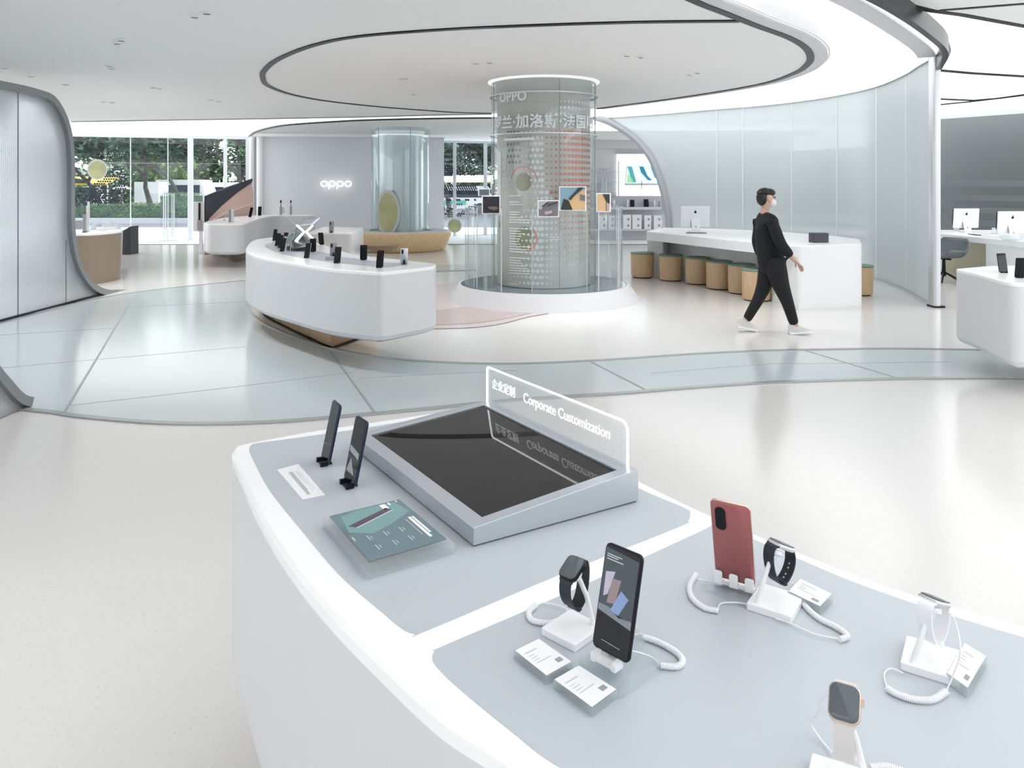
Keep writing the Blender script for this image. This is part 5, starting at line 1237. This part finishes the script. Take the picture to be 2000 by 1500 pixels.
# ============================================================ MIDDLE COUNTER PHONES
zq = Z9e
ph = [(536, 470, -28, 10, 'ink', 'grey phone farthest left on the middle counter'), (541, 480, -30, 12, 'black', 'thin dark phone second from the left tip of the middle counter'), (547, 484, -34, 12, 'ink', 'grey phone third from the left tip of the middle counter'),
      (555, 478, -30, 14, 'black', 'dark phone directly left of the mirrored cross sculpture'), (551, 491, -28, 16, 'ink', 'grey phone in front of the left tip of the cross sculpture'), (599, 504, -25, 12, 'ink', 'dark grey phone just in front of the cross sculpture base'),
      (611, 492, 200, 12, 'black', 'small dark phone right behind the cross sculpture base'), (628, 478, 170, 10, 'black', 'dark phone right of the cross sculpture near the far rim'), (651, 501, 195, 16, 'ink', 'grey phone standing on the small grey block'), (658, 514, -18, 10, 'black', 'black phone right of the small grey block at the front rim'),
      (710, 508, 195, 12, 'black', 'black phone in the middle of the right half, leaning left'), (741, 523, -18, 10, 'black', 'black phone nearest the front right corner of the middle counter'), (789, 516, 195, 12, 'silver', 'silver phone at the right tip of the middle counter')]
for px, py, rz, ln, bd_, lb in ph:
    h_ = .15; phone(lb, at9(px, py), R(rz), ln, (.072, .155, .009), bd_, group='phones standing on the middle counter')
t = thing('grey_block', 'small grey block at the foot of a phone on the middle counter', 'block', at9(646, 508)); MB().prism(rrect(.10, .05, .004), 0, .035, .002).obj('block_body', M['ink'], t, 40, local=True); MB().prism(rrect(.08, .035, .004), .035, .037).obj('block_top', M['alu'], t, 40, local=True)
q = P(647, 455, Z9); phone('dark phone alone on the block counter behind the middle counter', q + (Z9,), R(200), 14, (.075, .19, .01), 'ink')
for px, py, rz, lb in ((1960, 533, 8, 'dark phone on the right counter, left of the one cut by the frame'), (1992, 543, 170, 'dark phone on the right counter cut by the frame edge')):
    q = P(px, py, Z9); phone(lb, q + (Z9,), R(rz), 10, (.085, .165, .009), 'black')
for px, py, rz, lb in ((488, 424, -25, 'dark phone left of a pair on the rear counter'), (507, 421, 205, 'dark phone right of a pair on the rear counter'), (438, 431, -70, 'thin silver phone at the front left of the rear counter')):
    q = P(px, py, Z9); phone(lb, q + (Z9,), R(rz), 16, (.09, .24, .012), 'black' if px > 450 else 'silver', group=None)
# clear easel and mirrored cross sculpture
D_ = 9.25
t = thing('cross_sculpture', 'mirrored glass sculpture with a glowing white cross on the middle counter', 'sculpture', PD(590, 490, 9.2)[:2] + (Z9e,))
def pq(pts_, nm, m_, th=.006):
    f = [Vector(PD(*p)) for p in pts_]; n_ = (f[1] - f[0]).cross(f[2] - f[0]).normalized() * th; b2 = [p + n_ for p in f]; n = len(f); mb = MB()
    mb.add(f + b2, [tuple(range(n)), tuple(range(2 * n - 1, n - 1, -1))] + [(i, (i + 1) % n, n + (i + 1) % n, n + i) for i in range(n)]); return mb.obj(nm, m_, t, 0)
pq([(556, 470, 9.3), (582, 440, 9.5), (596, 453, 9.2), (572, 484, 9.0)], 'tinted_sheet', mat('teal_grey_glass', (.22, .30, .31), .08, .5))
pq([(583, 441, 9.4), (592, 426, 9.7), (625, 425, 9.6), (611, 438, 9.2)], 'mirror_plate', mat('mirror_plate', (.50, .54, .64), .15, .8))
pq([(569, 470, 9.1), (590, 459, 9.3), (607, 470, 9.3), (604, 481, 8.9), (572, 486, 8.9)], 'dark_plate', mat('graphite_plate', (.08, .085, .09), .3, .5))
for a_, b2 in (((580, 440, 9.1), (594, 453, 9.1)), ((594, 453, 9.1), (577, 471, 9.1)), ((611, 440, 9.1), (598, 453, 9.1)), ((598, 453, 9.1), (612, 468, 9.1))):
    MB().tube([PD(*a_), PD(*b2)], .012, 8).obj('lit_bar', M['neon'], t)
for a_, b2 in (((558, 421, 9.6), (580, 440, 9.2)), ((612, 468, 9.1), (624, 478, 9.3)), ((557, 464, 9.3), (562, 488, 9.2)), ((577, 450, 9.4), (566, 492, 8.9)), ((554, 468, 9.4), (576, 452, 9.3)), ((562, 484, 9.2), (557, 462, 9.2))):
    MB().tube([PD(*a_), PD(*b2)], .007, 6).obj('thin_rod', M['chrome'], t)
MB().box(PD(588, 488, 9.15)[:2] + (Z9e + .025,), (.30, .14, .05)).obj('base_block', mat('graphite_base', (.12, .125, .13), .3, .4), t, 0)
# ============================================================ WALKING PERSON
def skin(name, pts, edges, m_, parent, root=0, sub=2):
    me = bpy.data.meshes.new(name); L0 = parent_loc(parent) if parent else Vector()
    me.from_pydata([Vector(p[:3]) for p in pts], edges, []); me.update(); me.materials.append(m_)
    o = bpy.data.objects.new(name, me); COL.objects.link(o); o.parent = parent
    s = o.modifiers.new('skin', 'SKIN'); s.use_smooth_shade = True; s.branch_smoothing = .4
    if not me.skin_vertices: 
        pass
    lay = me.skin_vertices[0].data if me.skin_vertices else me.attributes
    for i, p in enumerate(pts):
        r = p[3]; lay[i].radius = (r, p[4] if len(p) > 4 else r); lay[i].use_root = (i == root)
    u = o.modifiers.new('sub', 'SUBSURF'); u.levels = sub; u.render_levels = sub
    return o
def skin_mesh(name, pts, edges, m_, parent, root=0, sub=2):
    """grow the surface, then keep the evaluated mesh"""
    me = bpy.data.meshes.new(name); me.from_pydata([p[:3] for p in pts], edges, [])
    o = bpy.data.objects.new(name, me); COL.objects.link(o)
    s = o.modifiers.new('skin', 'SKIN'); s.branch_smoothing = .4; s.use_smooth_shade = True
    me.update(); 
    import bmesh as bm_
    b = bm_.new(); b.from_mesh(me); lay = b.verts.layers.skin.verify(); b.verts.ensure_lookup_table()
    for i, p in enumerate(pts):
        b.verts[i][lay].radius = (p[3], p[4] if len(p) > 4 else p[3]); b.verts[i][lay].use_root = (i == root)
    b.to_mesh(me); b.free()
    u = o.modifiers.new('sub', 'SUBSURF'); u.levels = sub; u.render_levels = sub
    dg = bpy.context.evaluated_depsgraph_get(); dg.update()
    m2 = bpy.data.meshes.new_from_object(o.evaluated_get(dg)); bpy.data.objects.remove(o)
    m2.name = name; m2.materials.clear(); m2.materials.append(m_)
    m2.polygons.foreach_set('use_smooth', [True] * len(m2.polygons))
    r = bpy.data.objects.new(name, m2); COL.objects.link(r); r.parent = parent; return r
skinm = mat('skin_tone', (.62, .40, .32), .55); cloth = mat('black_cotton', (.008, .009, .012), .8); cloth2 = mat('black_trousers', (.010, .010, .013), .8)
shoe = mat('pale_sneaker', (.68, .68, .66), .6); hairm = mat('dark_hair', (.02, .018, .018), .5)
pe = thing('person', 'person in black clothes and white face mask walking to the right in pale sneakers', 'person', (2.9, 8.68, 0))
# local frame: +x walking direction, -y towards the viewer
B = [(.03, 0, .84, .05, .05), (.0, 0, 1.0, .07, .08), (-.02, 0, 1.15, .08, .10), (-.035, 0, 1.29, .06, .08), (-.045, 0, 1.365, .05, .05), (-.035, 0, 1.42, .052, .052),
     # head 6-8
     (-.018, 0, 1.475, .082, .070), (-.022, 0, 1.535, .090, .076), (-.03, 0, 1.575, .070, .062),
     # near arm 9-12
     (-.03, -.155, 1.265, .042), (.06, -.205, 1.02, .042), (.20, -.20, .86, .030), (.245, -.195, .825, .028, .018),
     # far arm 13-16
     (-.03, .155, 1.265, .042), (-.07, .21, 1.02, .042), (-.02, .22, .82, .030), (-.005, .22, .775, .028, .018),
     # near leg (front) 17-20
     (.05, -.06, .74, .05), (.15, -.09, .45, .05), (.265, -.09, .10, .038), (.30, -.09, .055, .036),
     # far leg (rear) 21-24
     (.02, .06, .74, .05), (-.06, .09, .44, .05), (-.235, .09, .13, .038), (-.24, .09, .07, .034)]
Eb = [(0, 1), (1, 2), (2, 3), (3, 4), (4, 5), (5, 6), (6, 7), (7, 8), (3, 9), (9, 10), (10, 11), (11, 12), (3, 13), (13, 14), (14, 15), (15, 16), (0, 17), (17, 18), (18, 19), (19, 20), (0, 21), (21, 22), (22, 23), (23, 24)]
def fingers(base, dr, side):
    """five fingers from the palm vertex; dr main direction, side across the palm"""
    dr = Vector(dr).normalized(); sd_ = Vector(side).normalized(); up = dr.cross(sd_); p0 = Vector(B[base][:3])
    pc = p0 + dr * .045; B.append((*pc, .030, .015)); ip = len(B) - 1; Eb.append((base, ip))
    for k, (o_, l_) in enumerate(((-.026, .060), (-.009, .070), (.009, .066), (.026, .052))):
        a_ = pc + sd_ * o_ + dr * .02; q1 = a_ + dr * l_ * .5 + up * .006; q2 = q1 + dr * l_ * .42 + up * .016
        for p_, r_ in ((a_, .0085), (q1, .0078), (q2, .0065)): B.append((*p_, r_))
        n = len(B); Eb.extend([(ip, n - 3), (n - 3, n - 2), (n - 2, n - 1)])
    a_ = p0 + sd_ * -.026 + dr * .015; q1 = a_ + (dr * .6 + sd_ * -.6 + up * .3).normalized() * .03; q2 = q1 + (dr + up * .4).normalized() * .025
    B.append((*a_, .011)); B.append((*q1, .0095)); B.append((*q2, .0078)); n = len(B); Eb.extend([(base, n - 3), (n - 3, n - 2), (n - 2, n - 1)])
fingers(12, (.62, 0, -.78), (.3, -.9, .24)); fingers(16, (.15, 0, -1), (.8, .5, .1))
skin_mesh('body', B, Eb, skinm, pe, 0, 2)
# face, hair, mask
def ell(mb, c, r, M_=None, n=16, m=10, zc=(-1, 1)):
    prof = [(max(0.0005, math.cos(a)), math.sin(a)) for a in [math.pi * (k / m - .5) for k in range(m + 1)] if zc[0] <= math.sin(a) <= zc[1]]
    return mb.lathe(prof, n, TR(c) @ Matrix.Diagonal((r[0], r[1], r[2], 1)))
h = MB(); ell(h, (-.045, 0, 1.552), (.098, .086, .09), zc=(.05, 1)); ell(h, (-.070, 0, 1.525), (.066, .082, .092)); ell(h, (.0, 0, 1.585), (.075, .070, .05)); h.obj('hair', hairm, pe, 60, local=True)
mk = MB(); ell(mk, (.030, 0, 1.472), (.056, .062, .052)); mk.obj('face_mask', mat('white_mask', (.8, .8, .82), .7), pe, 60, local=True)
st2 = MB(); 
for s in (-1, 1): st2.tube([(.035, s * .058, 1.49), (-.02, s * .078, 1.515)], .003, 6)
st2.obj('mask_strap', M['paper'], pe, local=True)
for s in (-1, 1):
    ell(MB(), (-.02, s * .079, 1.51), (.018, .010, .028)).obj('ear', skinm, pe, 60, local=True)
    ell(MB(), (.062, s * .028, 1.535), (.008, .014, .007)).obj('eye', hairm, pe, 60, local=True)
ell(MB(), (.073, 0, 1.515), (.016, .012, .018)).obj('nose', skinm, pe, 60, local=True)
# clothing
J = [(.045, 0, .66, .12, .15), (.03, 0, .80, .13, .165), (.005, 0, 1.0, .12, .165), (-.02, 0, 1.16, .125, .175), (-.035, 0, 1.30, .095, .14), (-.043, 0, 1.385, .064, .064),
     (-.03, -.17, 1.285, .072), (.06, -.212, 1.02, .066), (.185, -.205, .875, .052), (-.03, .17, 1.285, .072), (-.07, .215, 1.02, .062), (-.025, .222, .845, .05)]
skin_mesh('sweater', J, [(0, 1), (1, 2), (2, 3), (3, 4), (4, 5), (4, 6), (6, 7), (7, 8), (4, 9), (9, 10), (10, 11)], cloth, pe, 0, 2)
Tt = [(.02, 0, .92, .115, .145), (.055, -.08, .74, .125), (.115, -.09, .52, .095), (.175, -.09, .38, .072), (.262, -.09, .095, .054), (.03, .08, .74, .125), (-.02, .09, .52, .092), (-.09, .09, .36, .068), (-.232, .09, .115, .052)]
skin_mesh('trousers', Tt, [(0, 1), (1, 2), (2, 3), (3, 4), (0, 5), (5, 6), (6, 7), (7, 8)], cloth2, pe, 0, 2)
def sneaker(x, y, z, pitch, nm='sneaker'):
    Mx = TR((x, y, z), (0, R(pitch), 0)); o = MB()
    out = [(-.075, .0), (-.07, .034), (-.02, .036), (.06, .045), (.13, .044), (.165, .028), (.175, 0), (.165, -.028), (.13, -.044), (.06, -.045), (-.02, -.036), (-.07, -.034)]
    out = catmull(out, 3, True)
    s = MB().levels(out, [(0, .004), (.006, 0), (.024, 0), (.028, .003)], Mx).obj(nm + '_sole', M['paper'], pe, 60, local=True)
    n = 7; prof = []
    vs = []; K = 20
    for j in range(n + 1):
        u = j / n
        for k in range(K):
            a = 2 * math.pi * k / K; cx_ = .05 - .085 * u ** 1.3; rx = .118 * (1 - u) ** .7 * .9 + .04; ry = .042 * (1 - u * .25)
            zz = .026 + .085 * u - (.0 if math.cos(a) < 0 else .035 * u * math.cos(a) * (1 - u))
            vs.append((cx_ + rx * math.cos(a), ry * math.sin(a), zz))
    fs = [(l * K + i, l * K + (i + 1) % K, (l + 1) * K + (i + 1) % K, (l + 1) * K + i) for l in range(n) for i in range(K)] + [tuple(n * K + i for i in range(K))]
    MB().add(vs, fs, Mx).obj(nm, shoe, pe, 60, local=True)
sneaker(.275, -.09, .004, -4); sneaker(-.262, .09, .03, 12)
